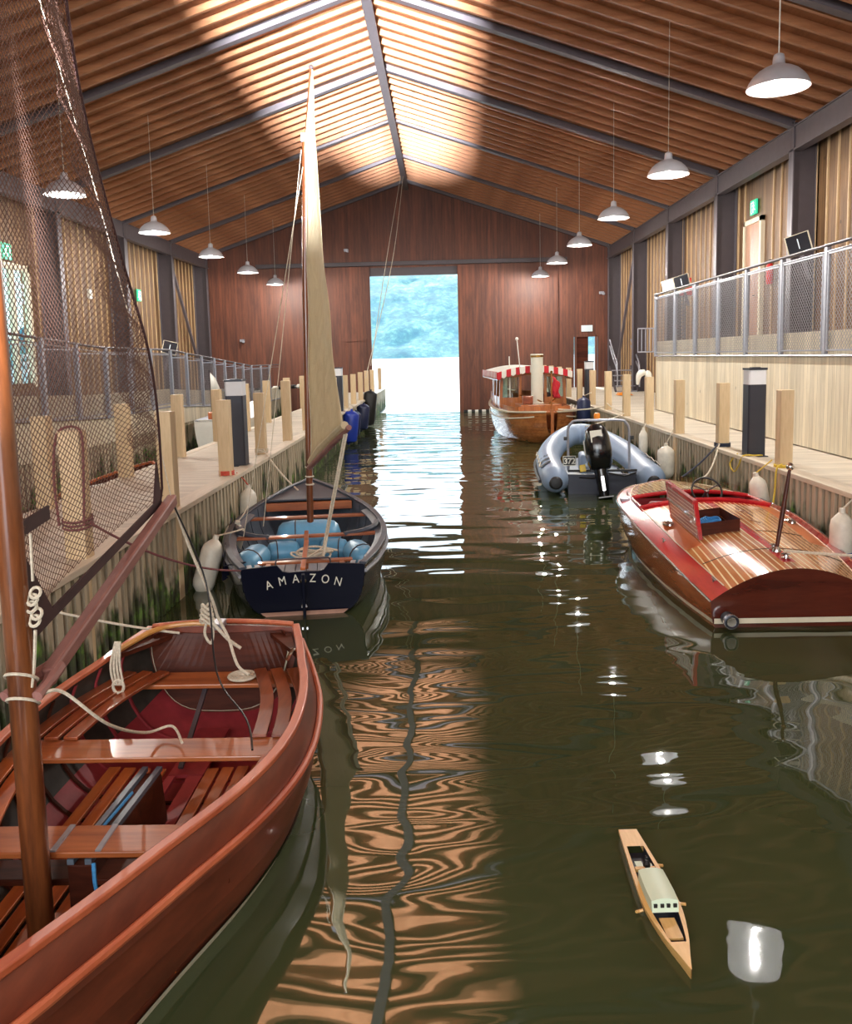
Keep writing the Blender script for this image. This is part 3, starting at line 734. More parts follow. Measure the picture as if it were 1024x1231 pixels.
# ================================================================ BOATS
class Hull:
    def __init__(s, L, hb, sh, kd, a=((0,.7),(1,.7)), b=((0,1.0),(1,1.0)), rake=0.0, bowrake=0.0):
        s.L = L; s.hb = curve(hb); s.sh = curve(sh); s.kd = curve(kd); s.a = curve(list(a)); s.b = curve(list(b)); s.rake = rake; s.br = bowrake; s.tum = 0
    def pt(s, t, u, th=0.0, off=0.0):
        sg = -1 if u < 0 else 1; q = abs(u)*PI/2
        hb = max(.004, s.hb(t)-th); kd = s.kd(t)+th; sh = s.sh(t)
        x = hb*max(0, math.sin(q))**s.a(t) + off*math.sin(q)
        z = kd + (sh-kd)*(1-math.cos(q))**s.b(t) if abs(u) > 1e-6 else kd
        y = t*s.L
        k0 = max(0, 1-t/.15); y -= s.rake*k0*(z-0)                    # transom leans aft
        k1 = max(0, (t-.8)/.2); y += s.br*k1*z
        if th and t < .05: y += th*(1-t/.05)
        if s.tum and abs(u) > .9: x = max(.003, x - s.tum*(abs(u)-.9)/.1*min(1, hb/.3)*min(1, .3+t/.2))
        return (sg*x, y, z)
    def at_height(s, t, z, th=0.0):
        lo, hi = 0.0, 1.0
        for _ in range(24):
            m = (lo+hi)/2
            if s.pt(t, m, th)[2] < z: lo = m
            else: hi = m
        return s.pt(t, lo, th)[0]
    def rail(s, t, sg, dz=0.0, inn=0.0):
        p = s.pt(t, 1.0); return (sg*(max(.0, p[0]-inn)), p[1], p[2]+dz)
    def skin(s, m, N=10, nt=30, th=.022, lap=.012, mo=0, mi=1, mif=None, t0=0.0, t1=1.0, mof=None):
        us = []
        for k in range(N):
            us += [(k/N+.0001, lap), (k/N+.5/N, lap*.5), ((k+1)/N-.0001, 0)]
        us = [(-u, o) for u, o in us[::-1]] + [(0, lap)] + us if False else [(-u, o) for u, o in us[::-1]] + us
        rows = [[s.pt(lerp(t0,t1,i/nt), u, 0, o) for u, o in us] for i in range(nt+1)]
        if mof: m.grid(rows, mif=lambda i, j: mof((i+.5)/nt, us[j][0]), flip=True)
        else: m.grid(rows, mi=mo, flip=True)
        vs = [k/14 for k in range(-14, 15)]
        rows2 = [[s.pt(lerp(t0,t1,i/nt), u, th) for u in vs] for i in range(nt+1)]
        m.grid(rows2, mi=mi, mif=(lambda i, j: mif((i+.5)/nt, (vs[j]+vs[j+1])/2)) if mif else None)
    def section(s, m, t, th0, w, h, u0=-1, u1=1, n=16, mi=0):
        # a rib bent to the inside of the planking
        A, B, C, D = [], [], [], []
        for k in range(n+1):
            u = lerp(u0, u1, k/n); p = Vector(s.pt(t, u, th0)); q = Vector(s.pt(t, u, th0+h))
            A.append(p+Vector((0,-w/2,0))); B.append(p+Vector((0,w/2,0))); C.append(q+Vector((0,w/2,0))); D.append(q+Vector((0,-w/2,0)))
        for P, Q in ((A,D),(D,C),(C,B)): m.grid([P, Q], mi=mi)
    def transom(s, m, th=.03, crown=0.0, t=0.0, n=24, mi=0, notch=None, shrink=0.0, top=None):
        pts = [Vector(s.pt(t, lerp(-1,1,k/n), shrink)) for k in range(n+1)]
        hb = pts[-1].x; zt = pts[-1].z; tops = []
        for k in range(1, n):
            x = lerp(hb, -hb, k/n); z = zt + crown*(1-(x/hb)**2)
            if notch and abs(x) < notch[0]: z -= notch[1]*min(1, (notch[0]-abs(x))/.04)
            tops.append(Vector((x, pts[0].y - s.rake*0, z)))
        for q in tops:
            f = 1.0; q.y = t*s.L - s.rake*max(0,1-t/.15)*q.z
        loop = pts + tops; k = len(loop)
        back = [p+Vector((0,th,0)) for p in loop]
        # triangulate between bottom curve and top curve
        vs = loop + back; fs = []
        for i in range(n):
            a, b = i, i+1
            ta = (n+1+ (n-1) - i) if i > 0 else 0
            tb = (n+1+ (n-1) - (i+1)) if i+1 < n else n
            f = [a, b]
            if tb != b: f.append(tb)
            if ta != a: f.append(ta)
            if len(f) > 2: fs.append(tuple(f)); fs.append(tuple(x+k for x in f[::-1]))
        for i in range(k): fs.append((i, i+k, (i+1) % k+k, (i+1) % k))
        m.add([tuple(v) for v in vs], fs, mi)
    def waterline(s, loc, rz, n=24, inset=.012):
        out = []
        ts = [i/n for i in range(n+1)]
        R = Matrix.Rotation(rz, 3, 'Z'); L = Vector(loc)
        pr = [(s.at_height(t, 0.0)-inset, t*s.L) for t in ts]
        pr = [(max(.004, x), y) for x, y in pr]
        pr[0] = (pr[0][0], pr[0][1]+.01)
        for x, y in pr: out.append((R @ Vector((x, y, 0))) + L)
        for x, y in pr[::-1]: out.append((R @ Vector((-x, y, 0))) + L)
        return [(p.x, p.y) for p in out]

# ---- foreground red dinghy
RED = Hull(4.25, [(0,.57),(.1,.72),(.2,.83),(.33,.88),(.43,.85),(.53,.75),(.65,.57),(.76,.42),(.87,.27),(.95,.11),(1,.02)],
           [(0,.62),(.2,.57),(.45,.57),(.7,.63),(.87,.72),(1,.84)], [(0,.0),(.1,-.12),(.5,-.2),(.85,-.12),(1,.05)],
           a=[(0,.6),(.3,.5),(.7,.62),(1,.9)], b=[(0,1.0),(.4,1.15),(1,1.0)], rake=.12, bowrake=.1); RED.tum = .075
RED_LOC, RED_RZ = (-1.65, 6.02, 0), PI+.0
# ---- black dinghy
AMA = Hull(4.5, [(0,.62),(.12,.78),(.3,.93),(.45,.96),(.62,.88),(.78,.66),(.9,.38),(.97,.14),(1,.02)],
           [(0,.5),(.2,.49),(.5,.5),(.8,.6),(1,.74)], [(0,-.02),(.1,-.12),(.5,-.22),(.85,-.15),(1,.05)],
           a=[(0,.5),(.3,.5),(.7,.6),(1,.9)], b=[(0,1.25),(.4,1.2),(1,1.0)], rake=.05, bowrake=.1)
AMA_LOC, AMA_RZ = (-1.44, 8.42, 0), .135
SPD = Hull(4.85, [(0,.80),(.15,.9),(.35,.98),(.55,1.0),(.75,.93),(.88,.72),(.95,.5),(.985,.28),(1,.04)],
           [(0,.25),(.2,.40),(.5,.55),(.8,.60),(1,.62)], [(0,-.12),(.5,-.2),(.85,-.1),(1,.1)],
           a=[(0,.3),(.3,.42),(.6,.6),(.85,.95),(1,1.2)], b=[(0,1.6),(.4,1.3),(1,1.0)], rake=-.05, bowrake=.15)
SPD_LOC, SPD_RZ = (3.27, 7.78, 0), 0.0
LAU = Hull(9.4, [(0,.16),(.03,.5),(.08,.82),(.18,1.05),(.4,1.18),(.6,1.12),(.8,.75),(.93,.3),(1,.03)],
           [(0,.92),(.2,.84),(.5,.85),(.8,1.0),(1,1.2)], [(0,.3),(.06,-.05),(.3,-.4),(.8,-.4),(1,-.1)],
           a=[(0,.6),(.1,.7),(.4,.55),(.8,.9),(1,1.1)], b=[(0,1.0),(.2,1.0),(.5,1.1),(1,1.0)], rake=.0, bowrake=.05)
LAU_LOC, LAU_RZ = (3.08, 24.0, 0), .055
ROW = Hull(3.4, [(0,.45),(.3,.68),(.6,.66),(.85,.36),(1,.02)], [(0,.45),(.5,.42),(1,.62)], [(0,.0),(.5,-.12),(1,.05)], a=[(0,.6),(1,.8)], b=[(0,1.0),(1,1.0)])
ROW_LOC, ROW_RZ = (-5.75, 13.2, 0), 0.0
WHT = Hull(4.6, [(0,.6),(.3,.78),(.6,.72),(.85,.4),(1,.02)], [(0,1.12),(.5,1.1),(1,1.35)], [(0,.0),(.5,-.12),(1,.05)], a=[(0,.6),(1,.8)], b=[(0,1.0),(1,1.0)])
WHT_LOC, WHT_RZ = (-5.55, 21.0, 0), .03
WATER_HOLES = [RED.waterline(RED_LOC, RED_RZ), AMA.waterline(AMA_LOC, AMA_RZ), ROW.waterline(ROW_LOC, ROW_RZ)]

def swept(m, pts, w, h, mi=0): m.bar(pts, w, h, mi)

def slat_rows(hull, x0, x1, y0, y1, z, n, gap, m_mat, parent, name, th=.018, n2=10, fade=None):
    # fore-and-aft slats
    w = (x1-x0-gap*(n-1))/n
    for k in range(n):
        a = x0+k*(w+gap); MB().box(a, a+w, y0, y1, z-th, z).build(name, m_mat, parent, smooth=0, bevel=.003)

def red_dinghy():
    h = RED
    r = E('rowing_dinghy', 'varnished red brown clinker dinghy moored in the left foreground', 'boat', RED_LOC, RED_RZ)
    m = MB(); h.skin(m, N=7, nt=40, th=.02, lap=.014, mif=lambda t, u: 2 if (t < .42 and abs(u) < .5) else 1)
    m.build('hull', [M['redhull'], M['bilge'], M['pinkpaint']], r, smooth=25)
    m = MB()
    for sg in (-1, 1): m.bar([h.rail(i/40, sg, .012, .012) for i in range(41)], .055, .035)
    m.build('gunwale', M['redrail'], r, bevel=.008)
    m = MB()
    for sg in (-1, 1):
        pts = []
        for i in range(41):
            p = h.pt(i/40, .90, 0, .006); pts.append((sg*(abs(p[0])+.008), p[1], p[2]))
        m.tube(pts, .02, 8)
    m.build('rubbing_strake', M['redrail'], r)
    m = MB()
    for sg in (-1, 1): m.grid([[ (sg*abs(h.at_height(i/40, z)+.024), h.pt(i/40,.4)[1], z) for i in range(41)] for z in (-.01, .05)])
    m.build('boot_line', M['cream'], r)
    # transom with dark inside and cream beading
    m = MB(); h.transom(m, th=.03, crown=.03); m.build('transom', M['redhull'], r, smooth=0)
    m = MB(); pts = []
    h.transom(m, th=.012, crown=-.02, shrink=.07); o = m.build('transom_panel', M['varnish_dark'], r, smooth=0); o.location = (0, .045, .0)
    m = MB(); m.tube([Vector(h.pt(0, u/12, .065))+Vector((0,.045,0)) for u in range(-11, 12)], .007, 6); m.build('beading', M['cream'], r)
    m = MB(); m.tube([(x*.52, -.085+.02, .648+.03*(1-x*x)) for x in [k/8-1 for k in range(17)]], .018, 6); m.build('transom_cap', M['redrail'], r)
    # ribs
    for k in range(15):
        t = .07+.057*k
        m = MB(); h.section(m, t, .018, .024, .014, -.97, .97, 20)
        m.build('rib', M['pinkpaint'] if k < 3 else M['varnish_dark'], r)
    # knees at transom corners
    for sg in (-1, 1):
        m = MB(); a = h.rail(.0, sg, .0, .04); b = h.rail(.11, sg, 0, .04); m.prism([(a[0]-sg*.16, a[1]+.05), (a[0], a[1]+.05), (b[0], b[1])][::sg], .57, .6)
        m.build('quarter_knee', M['varnish_dark'], r, smooth=0)
    # thwarts (cross seats): local y measured from the stern
    def thwart(y, w, z, nm='thwart', mat='varnish_x', over=.03):
        t = y/h.L; x = h.at_height(t, z, .02); MB().box(-x, x, y-w/2, y+w/2, z-.03, z).build(nm, M[mat], r, smooth=0, bevel=.006)
    thwart(.34, .24, .40, 'stern_seat'); thwart(1.42, .24, .41); thwart(2.42, .22, .46, mat='varnish_x'); thwart(2.40, .16, .30, 'lower_thwart', 'varnish_dark')
    # side benches of three slats each (local +x is the dock side)
    for sg in (-1, 1):
        for k in range(3):
            pts = []
            for i in range(11):
                y = lerp(.28 if sg > 0 else .26, 1.32, i/10); x = h.at_height(y/h.L, .42, .02) - .07 - k*.115
                pts.append((sg*x, y, .425))
            MB().bar(pts, .085, .02).build('bench_slat', M['varnish'] , r, bevel=.003)
        for k in range(2):
            pts = [(sg*(h.at_height(lerp(1.55,2.3,i/8)/h.L, .42, .02)-.08-k*.11), lerp(1.55,2.3,i/8), .42) for i in range(9)]
            MB().bar(pts, .085, .02).build('bench_slat', M['varnish_bright'], r, bevel=.003)
    # floorboards
    for sg in (-1, 1):
        for k in range(4):
            x = .13 + k*.095
            MB().box(min(sg*x, sg*(x+.074)), max(sg*x, sg*(x+.074)), .95, 2.75, .03+.006*k, .048+.006*k).build('floorboard', M['varnish_bright'], r, smooth=0, bevel=.004)
    MB().box(-.11, .11, .3, .98, -.0, .02).build('floor_panel', M['pinkpaint'], r, smooth=0)
    MB().box(-.11, -.02, 1.0, 2.7, -.0, .025).box(.06,.11,1.0,2.7,0,.025).build('floor_panel', M['pinkpaint'], r, smooth=0)
    # centreboard case with capping
    m = MB(); m.add([(-.055,1.5,.02),(.055,1.5,.02),(.055,2.5,.02),(-.055,2.5,.02),(-.055,1.56,.33),(.055,1.56,.33),(.055,2.5,.38),(-.055,2.5,.38)],
          [(0,3,2,1),(4,5,6,7),(0,1,5,4),(1,2,6,5),(2,3,7,6),(3,0,4,7)])
    c = m.build('centreboard_case', M['varnish_dark'], r, smooth=0, bevel=.005)
    m = MB(); m.beam((-.04,1.54,.345),(-.04,2.5,.395),.03,.025); m.beam((.04,1.54,.345),(.04,2.5,.395),.03,.025); m.build('capping', M['greyinside'], c, smooth=0)
    MB().tube([(0,1.85,.37),(0.01,2.2,.39),(.0,2.4,.4)], .008, 6).build('slot_cord', M['rope_blue'], c)
    MB().beam((.02,.36,.36),(.04,.95,.05),.03,.02).build('iron_strap', M['steeldark'], r, smooth=0)
    # ash tiller bent over the transom, starboard dock side
    m = MB(); m.tube(spline([(.02,.04,.68),(.2,.02,.69),(.42,.1,.68),(.55,.3,.65),(.60,.46,.64)], 6), [.016]*12+[.02]*13, 8); m.build('tiller', M['ash'], r)
    MB().box(-.03,.05,-.06,.08,.655,.70).build('tiller_clamp', M['galv'], r, smooth=0, bevel=.004)
    # mast partner fittings
    for sx in (-.1, .1): MB().box(sx-.012, sx+.012, 2.32, 2.53, .462, .47).build('mast_strap', M['galv'], r, smooth=0)
    MB().tube(spline([(-.62,.35,.57),(-.6,.42,.62),(-.57,.48,.57)],5), .014, 6).build('rowlock', M['chrome'], r)
    # blue cord and shackle in front of the mast thwart
    MB().tube(spline([(-.1,2.58,.44),(-.12,2.62,.36),(-.13,2.6,.28)],6), .009, 6).build('blue_cord', M['rope_blue'], r)
    MB().lathe([(.03,0),(.035,.01),(.03,.15),(.05,.2)], (-.14,2.66,.02), 12).build('bailer', M['varnish_dark'], r)
    # mast
    mast = E('dinghy_mast', 'thick varnished round mast rising from the red dinghy at the left edge', 'mast', (-1.79, 3.42, 0.05))
    MB().tube([(0,0,0),(0,0,1.2),(0.0,0,2.6),(0.0,0,4.6)], [.056,.056,.052,.045], 18).build('spar', M['mast'], mast)
    m = MB()
    for z in (1.235, 1.13): m.tube([(math.cos(a)*.062, math.sin(a)*.062, z-.04*math.sin(a)) for a in [k*PI/8 for k in range(16)]], .007, 6, closed=True)
    for k in range(5):
        cx = .075; m.tube([(cx+.012*math.sin(k*2)+math.cos(a)*.022, .0+math.sin(a)*.012, 1.48+.03*k+math.sin(a)*.02) for a in [q*PI/6 for q in range(12)]], .007, 5, closed=True)
    m.tube(spline([(.075,.0,1.44),(.06,.0,1.3),(.05,-.02,1.2)],5), .007, 5); m.tube([(.08,0,1.65),(.085,.0,1.85)], .006, 5)
    m.build('lashing', M['rope'], mast)
    # boom with jaws, above the boat
    b = E('dinghy_boom', 'faded brown boom slanting from the red dinghy mast to the left dock post', 'boom', (-1.74, 3.5, 1.24))
    P1 = Vector((-1.765,5.45,1.70))-Vector((-1.74,3.5,1.24))
    MB().beam((0,.05,0), P1, .062, .075).build('spar', M['boom'], b, smooth=0, bevel=.014)
    m = MB()
    for sx in (-1, 1): m.tube(spline([(sx*.02,.12,.02),(sx*.05-.03,.0,-.01),(sx*.07-.05,-.1,-.03)],5), [.03]*5+[.024]*6, 8)
    m.build('jaws', M['boom'], b)
    rope = lambda nm, lab, pts, rr, mt: tag(MB().tube(pts, rr, 6).build(nm, M[mt]), lab, 'rope')
    rope('rope', 'white rope led from the dinghy mast onto the port side bench', spline([(-1.72,3.43,1.2),(-1.66,3.5,1.19),(-1.55,3.7,.95),(-1.72,4.6,.5),(-1.62,4.75,.47),(-1.5,4.55,.46)],8), .008, 'rope')
    # mainsheet hanging from boom end to the coil on the stern seat
    rope('rope', 'pale mainsheet rope falling from the boom end to the stern seat', spline([(-1.76,5.45,1.68),(-1.72,5.6,1.35),(-1.62,5.72,.95),(-1.6,5.78,.80),(-1.53,5.76,.66),(-1.45,5.66,.5),(-1.36,5.62,.44)],8), .011, 'rope')
    m = MB()
    for k in range(5):
        rr = .025+.017*k; m.tube([(math.cos(a)*rr, math.sin(a)*rr, .006+.001*k) for a in [q*PI/12 for q in range(24)]], .009, 6, closed=True)
    o = m.build('rope_coil', M['rope']); o.location = (-1.42, 5.66, .41); tag(o, 'flat round coil of pale rope on the dinghy stern seat', 'rope coil')
    m = MB(); 
    for k in range(4): m.tube([(math.cos(a)*(.03+.006*k), math.sin(a)*.02, .10-.035*k+.02*math.sin(a*2)) for a in [q*PI/8 for q in range(16)]], .01, 6, closed=True)
    m.tube(spline([(0,0,.0),(-.02,.0,-.1),(.02,0,-.17),(.04,0,-.09),(.02,0,-.02)],6), .01, 6); m.tube(spline([(.02,0,.0),(.1,-.02,-.08),(.16,-.03,-.14),(.24,-.03,-.2)],6), .012, 6)
    o = m.build('rope_knot', M['rope']); o.location = (-1.70, 5.85, .76); tag(o, 'pale knotted rope bundle hanging at the dinghy transom', 'rope')
    m = MB()
    for k in range(4): m.tube(spline([(-.02+.01*k,0,.1),(-.05+.02*k,-.03,-.05),(-.03+.02*k,-.05,-.16),(0,-.04,-.18)],6), .008, 6)
    m.tube([(math.cos(a)*.035, -.05, -.19+math.sin(a)*.045) for a in [q*PI/8 for q in range(16)]], .01, 6, closed=True)
    o = m.build('rope_knot', M['rope']); o.location = (-2.17, 5.42, .66); tag(o, 'pale rope lashing looped round the tiller end on the port gunwale', 'rope')
    rope('rope', 'thin dark line hanging from the mainsheet knot down into the red dinghy', spline([(-1.76,5.45,1.66),(-1.62,5.6,1.1),(-1.48,5.25,.6),(-1.12,4.5,.62),(-1.02,4.2,.58)],8), .006, 'black')
    rope('rope', 'thin pale halyard running down in front of the net to the boom end', [(-2.14,4.75,4.7),(-1.95,4.95,3.6),(-1.83,5.2,2.6),(-1.765,5.42,1.72)], .0035, 'rope')
    rope('rope', 'white mooring rope from the left dock to the red dinghy stern', sag((-2.9,5.6,.98),(-1.95,6.0,.62),.02), .009, 'rope')
    rope('rope', 'plum rope stretched from the netted post to the black dinghy transom', sag((-2.86,6.75,1.3),(-2.0,8.42,.47),.12), .011, 'rope_plum')

def net_sail():
    r = E('net_sail', 'brown mesh netting hung like a sail from the mast at upper left', 'net', (-1.8, 3.5, 1.4))
    O = Vector((-1.8,3.5,1.4))
    # leech (outer) and luff (mast side) edges as functions of height
    leech = curve([(1.30,3.56),(1.50,4.3),(1.70,5.36),(1.78,5.39),(2.6,5.16),(3.1,4.90),(3.55,4.73),(4.1,4.54),(4.9,4.3)])
    luff = lambda z: 3.50 if z > 1.9 else 3.50+.02*(1.9-z)
    foot = lambda y: 1.47 + (y-3.56)*(.125)
    def P(u, v):
        # u 0..1 across from luff to leech, v 0..1 up
        zt = 4.9; yl = 3.5; 
        z1 = lerp(1.70, zt, v); ye = leech(z1); z0 = lerp(1.42, zt, v)
        y = lerp(luff(z0), ye, u); z = lerp(z0, z1, u)
        bag = .10*math.sin(u*PI)*(1-v)**1.5 + .03*math.sin(u*9+v*7)*u
        return Vector((-bag*1.4, y-O.y, z-O.z))
    NU, NV = 62, 200
    m = MB()
    def wire(a, b):
        m.tube([a, b], .0022, 3, cap=False)
    for j in range(NV):
        for i in range(NU):
            if (i+j) % 2: continue
            a = P(i/NU, j/NV)
            jit = Vector((0,random.uniform(-.003,.003),random.uniform(-.003,.003)))
            if i+1 <= NU and j+1 <= NV: wire(a, P((i+1)/NU, (j+1)/NV))
            if i-1 >= 0 and j+1 <= NV: wire(a, P((i-1)/NU, (j+1)/NV))
    m.build('netting', M['net'], r, smooth=0)
    # gathered second layer of netting along the outer edge
    m = MB(); NU2 = 16; NV2 = 180
    def Q(u, v):
        v2 = lerp(.12, 1, v); w = lerp(.10, .34, v)
        p = P(1-w*(1-u), v2); p.x -= .03+.03*math.sin(v*60+u*3); return p
    for j in range(NV2):
        for i in range(NU2+1):
            if (i+j) % 2: continue
            a = Q(i/NU2, j/NV2)
            if i+1 <= NU2: m.tube([a, Q((i+1)/NU2, (j+1)/NV2)], .0024, 3, cap=False)
            if i-1 >= 0: m.tube([a, Q((i-1)/NU2, (j+1)/NV2)], .0024, 3, cap=False)
    m.build('netting_fold', M['net'], r, smooth=0)
    m = MB(); m.tube([P(1, k/40) for k in range(41)], .009, 6); m.build('edge_rope', M['tape'], r)
    m = MB(); a, b = P(0, 0), P(1, 0); m.beam(a, b, .012, .05, (0,0,1)); m.build('foot_tape', M['tape'], r, smooth=0)
    m = MB(); m.beam(P(0,.0), P(0,.3), .01, .045, (0,1,0)); m.build('luff_tape', M['tape'], r, smooth=0)
    m = MB(); A = P(0,0); m.add([A+Vector((.005,0,-.03)), A+Vector((.005,.28,.02)), A+Vector((.005,.0,.4)), A+Vector((-.005,0,-.03)), A+Vector((-.005,.28,.02)), A+Vector((-.005,.0,.4))], [(0,1,2),(5,4,3),(0,3,4,1),(1,4,5,2),(2,5,3,0)])
    m.build('corner_patch', M['tape'], r, smooth=0)
    B = P(1, 0); m = MB(); m.add([B+Vector((.006,-.12,.0)), B+Vector((.006,.02,-.02)), B+Vector((.006,-.03,.26)), B+Vector((-.006,-.12,.0)), B+Vector((-.006,.02,-.02)), B+Vector((-.006,-.03,.26))], [(0,1,2),(5,4,3),(0,3,4,1),(1,4,5,2),(2,5,3,0)])
    m.build('corner_patch', M['tape'], r, smooth=0)
    m = MB(); m.beam(Vector((-.02,0,.48)), Vector((-.06,.42,.50)), .012, .065, (0,0,1)); m.build('reef_band', M['tape'], r, smooth=0)

def letters(txt, parent, mat, x0, x1, z, arc, size, y, name='lettering'):
    n = len(txt)
    for i, ch in enumerate(txt):
        t = i/(n-1); x = lerp(x0, x1, t); u = (t-.5)*2
        c = bpy.data.curves.new('letter', 'FONT'); c.body = ch; c.size = size; c.extrude = .003; c.offset = .0; c.align_x = 'CENTER'
        o = bpy.data.objects.new('tmpfont', c); COL.objects.link(o); bpy.context.view_layer.update()
        me = bpy.data.meshes.new_from_object(o.evaluated_get(bpy.context.evaluated_depsgraph_get())); bpy.data.objects.remove(o)
        # slab serifs as small bars
        me.materials.clear(); me.materials.append(M[mat])
        q = bpy.data.objects.new(name, me); COL.objects.link(q); q.parent = parent
        q.location = (x, y, z - arc*u*u); q.rotation_euler = (PI/2, arc*2.2*u, 0)

def amazon():
    h = AMA
    r = E('sailing_dinghy', 'black hulled sailing dinghy lettered AMAZON on its transom, beside the left dock', 'boat', AMA_LOC, AMA_RZ)
    m = MB(); h.skin(m, N=8, nt=36, th=.02, lap=.012, mif=lambda t, u: 1)
    m.build('hull', [M['blackhull'], M['greyinside']], r, smooth=25)
    m = MB()
    for sg in (-1, 1): m.bar([h.rail(i/36, sg, .01, .02) for i in range(37)], .07, .03)
    m.build('gunwale', M['greydark'], r, bevel=.006)
    m = MB()
    for sg in (-1, 1): m.tube([(sg*(abs(h.pt(i/36,.93)[0])+.012), h.pt(i/36,.93)[1], h.pt(i/36,.93)[2]) for i in range(37)], .018, 6)
    m.build('rubbing_strake', M['galv'], r)
    m = MB(); h.transom(m, th=.03, crown=.03, notch=(.24,.08)); m.build('transom', M['navy'], r, smooth=0)
    m = MB(); m.add([(-.42,-.022,.02),(.42,-.022,.02),(.34,-.022,-.03),(-.34,-.022,-.03),(-.42,.0,.04),(.42,0,.04),(.44,-.03,.045),(-.44,-.03,.045)], [(0,1,6,7),(0,3,2,1)])
    m.build('boot_line', M['copper'], r, smooth=0)
    letters('AMA', r, 'letter', -.335, -.075, .33, 0, .125, -.034, 'letter')
    letters('ZON', r, 'letter', .09, .335, .33, 0, .125, -.034, 'letter')
    ls = [o for o in r.children if o.name.startswith('letter')]
    for o in ls:
        u = o.location.x/.33; o.location.z = .345 - .05*u*u; o.rotation_euler = (PI/2, .28*u, 0); o.scale = (.82, 1, 1)
    # rudder, tiller, horse
    m = MB(); m.box(-.015,.015,-.12,-.035,-.25,.44); m.build('rudder', M['navy'], r, smooth=0, bevel=.004)
    for z in (.1,.36): MB().box(-.03,.03,-.1,-.03,z,z+.03).build('rudder_strap', M['chrome'], r, smooth=0)
    m = MB(); m.beam((0,-.1,.50),(.02,.95,.55),.05,.035); m.build('tiller', M['varnish_bright'], r, smooth=0, bevel=.006)
    MB().tube(spline([(-.27,.02,.47),(-.27,.02,.56),(-.2,.02,.575),(.2,.02,.575),(.27,.02,.56),(.27,.02,.47)],4), .009, 6).build('mainsheet_horse', M['steeldark'], r)
    # seats
    def thwart(y, w, z, nm='thwart', mat='varnish_x', ext=.02, zz=.028):
        x = h.at_height(y/h.L, z, .02)-ext; MB().box(-x, x, y-w/2, y+w/2, z-zz, z).build(nm, M[mat], r, smooth=0, bevel=.005)
    thwart(.85, .1, .36, ext=.3); thwart(1.75, .11, .46, ext=.06); thwart(2.9, .13, .48); thwart(3.55, .09, .56, 'foredeck_beam', zz=.11)
    # fore deck
    m = MB(); A = [h.rail(lerp(.80,.985,i/8), -1, .0, .03) for i in range(9)]; B = [h.rail(lerp(.80,.985,i/8), 1, .0, .03) for i in range(9)]
    m.panel(A, B, .02); m.build('foredeck', M['greydark'], r, smooth=0)
    # ribs and floor
    for k in range(13):
        m = MB(); h.section(m, .08+.06*k, .018, .02, .012, -.97, .97, 18); m.build('rib', M['greydark'], r)
    for k in range(6):
        x = -.36+.122*k; MB().box(x, x+.112, .08, 1.5, .2, .22).build('floorboard', M['lightgrey'], r, smooth=0, bevel=.003)
    MB().box(-.34,.34,1.5,3.2,.02,.05).build('floor_panel', M['greydark'], r, smooth=0)
    for sg in (-1, 1):
        for k in range(3):
            x0 = .47+.085*k; MB().beam((sg*(x0-.04),.12,.33),(sg*(x0+.06),.78,.345),.055,.015).build('seat_slat', M['lightgrey'], r, smooth=0, bevel=.003)
        MB().beam((sg*.42,.1,.33),(sg*.40,.78,.34),.05,.03).build('seat_rail', M['varnish_x'], r, smooth=0)
        MB().panel([h.rail(lerp(.1,.66,i/10), sg, -.0, .03) for i in range(11)], [tuple(Vector(h.rail(lerp(.1,.66,i/10), sg, -.03, .03+.10)) ) for i in range(11)], .02).build('side_deck', M['greyinside'], r)
        # knees curving from the mid thwart to the rail
        MB().tube(spline([(sg*.45,1.72,.45),(sg*.66,1.78,.47),(sg*.82,1.9,.5),(sg*.88,2.2,.5)],6), .035, 6).build('knee', M['greydark'], r)
    # buoyancy bags
    def bag(x0, y0, x1, y1, z, rr):
        a, b = Vector((x0,y0,z)), Vector((x1,y1,z)); prof = [.25,.7,.9,1,1,1,.9,.7,.25]
        o = MB().tube([a.lerp(b, t) for t in (0,.04,.1,.25,.5,.75,.9,.96,1)], [rr*p for p in prof], 16).build('buoyancy_bag', M['bluebag'], r)
        MB().tube([a.lerp(b,.3)+Vector((math.cos(q)*0, 0, 0)) + ((b-a).normalized().cross(Vector((0,0,1))))*math.cos(q)*rr*1.03+Vector((0,0,math.sin(q)*rr*1.03)) for q in [k*PI/8 for k in range(16)]], .008, 5, closed=True).build('strap', M['steeldark'], o)
    bag(-.4,2.35,.42,2.35,.3,.23); bag(-.70,1.0,-.55,1.65,.27,.16); bag(.70,1.0,.55,1.65,.27,.16); bag(-.5,1.95,-.1,2.0,.2,.15); bag(.5,1.95,.15,2.0,.2,.15)
    # centreboard case aft of the mast
    MB().beam((0,1.0,.3),(0,1.7,.38),.05,.3).build('centreboard_case', M['varnish_x'], r, smooth=0, bevel=.005)
    # rope heap
    m = MB()
    for k in range(5):
        m.tube([(.08+.06*math.cos(k*1.7)+math.cos(a)*(.14+.02*k), .9+.05*math.sin(k*2)+math.sin(a)*.1, .40+.012*k+.02*math.sin(a*2+k)) for a in [q*PI/10 for q in range(20)]], .012, 6, closed=True)
    q = Matrix.Translation(Vector(AMA_LOC)) @ Matrix.Rotation(AMA_RZ, 4, 'Z')
    o = m.build('rope_coil', M['rope']); o.matrix_world = q; tag(o, 'loose pale rope coiled across the black dinghy stern thwart', 'rope coil')
    # mast with sail and yard
    W = lambda x, y, z: q @ Vector((x, y, z))
    base = Vector((-1.72,10.7,.1))
    mt = E('mast', 'slender varnished mast of the black dinghy', 'mast', base)
    MB().tube([(0,0,0),(.02,0,1.2),(.06,0,3.4),(.12,0,5.12)], [.042,.042,.04,.034], 14).build('spar', M['mast'], mt)
    MB().box(.08,.18,-.04,.04,5.1,5.2).build('masthead_fitting', M['galv'], mt, smooth=0)
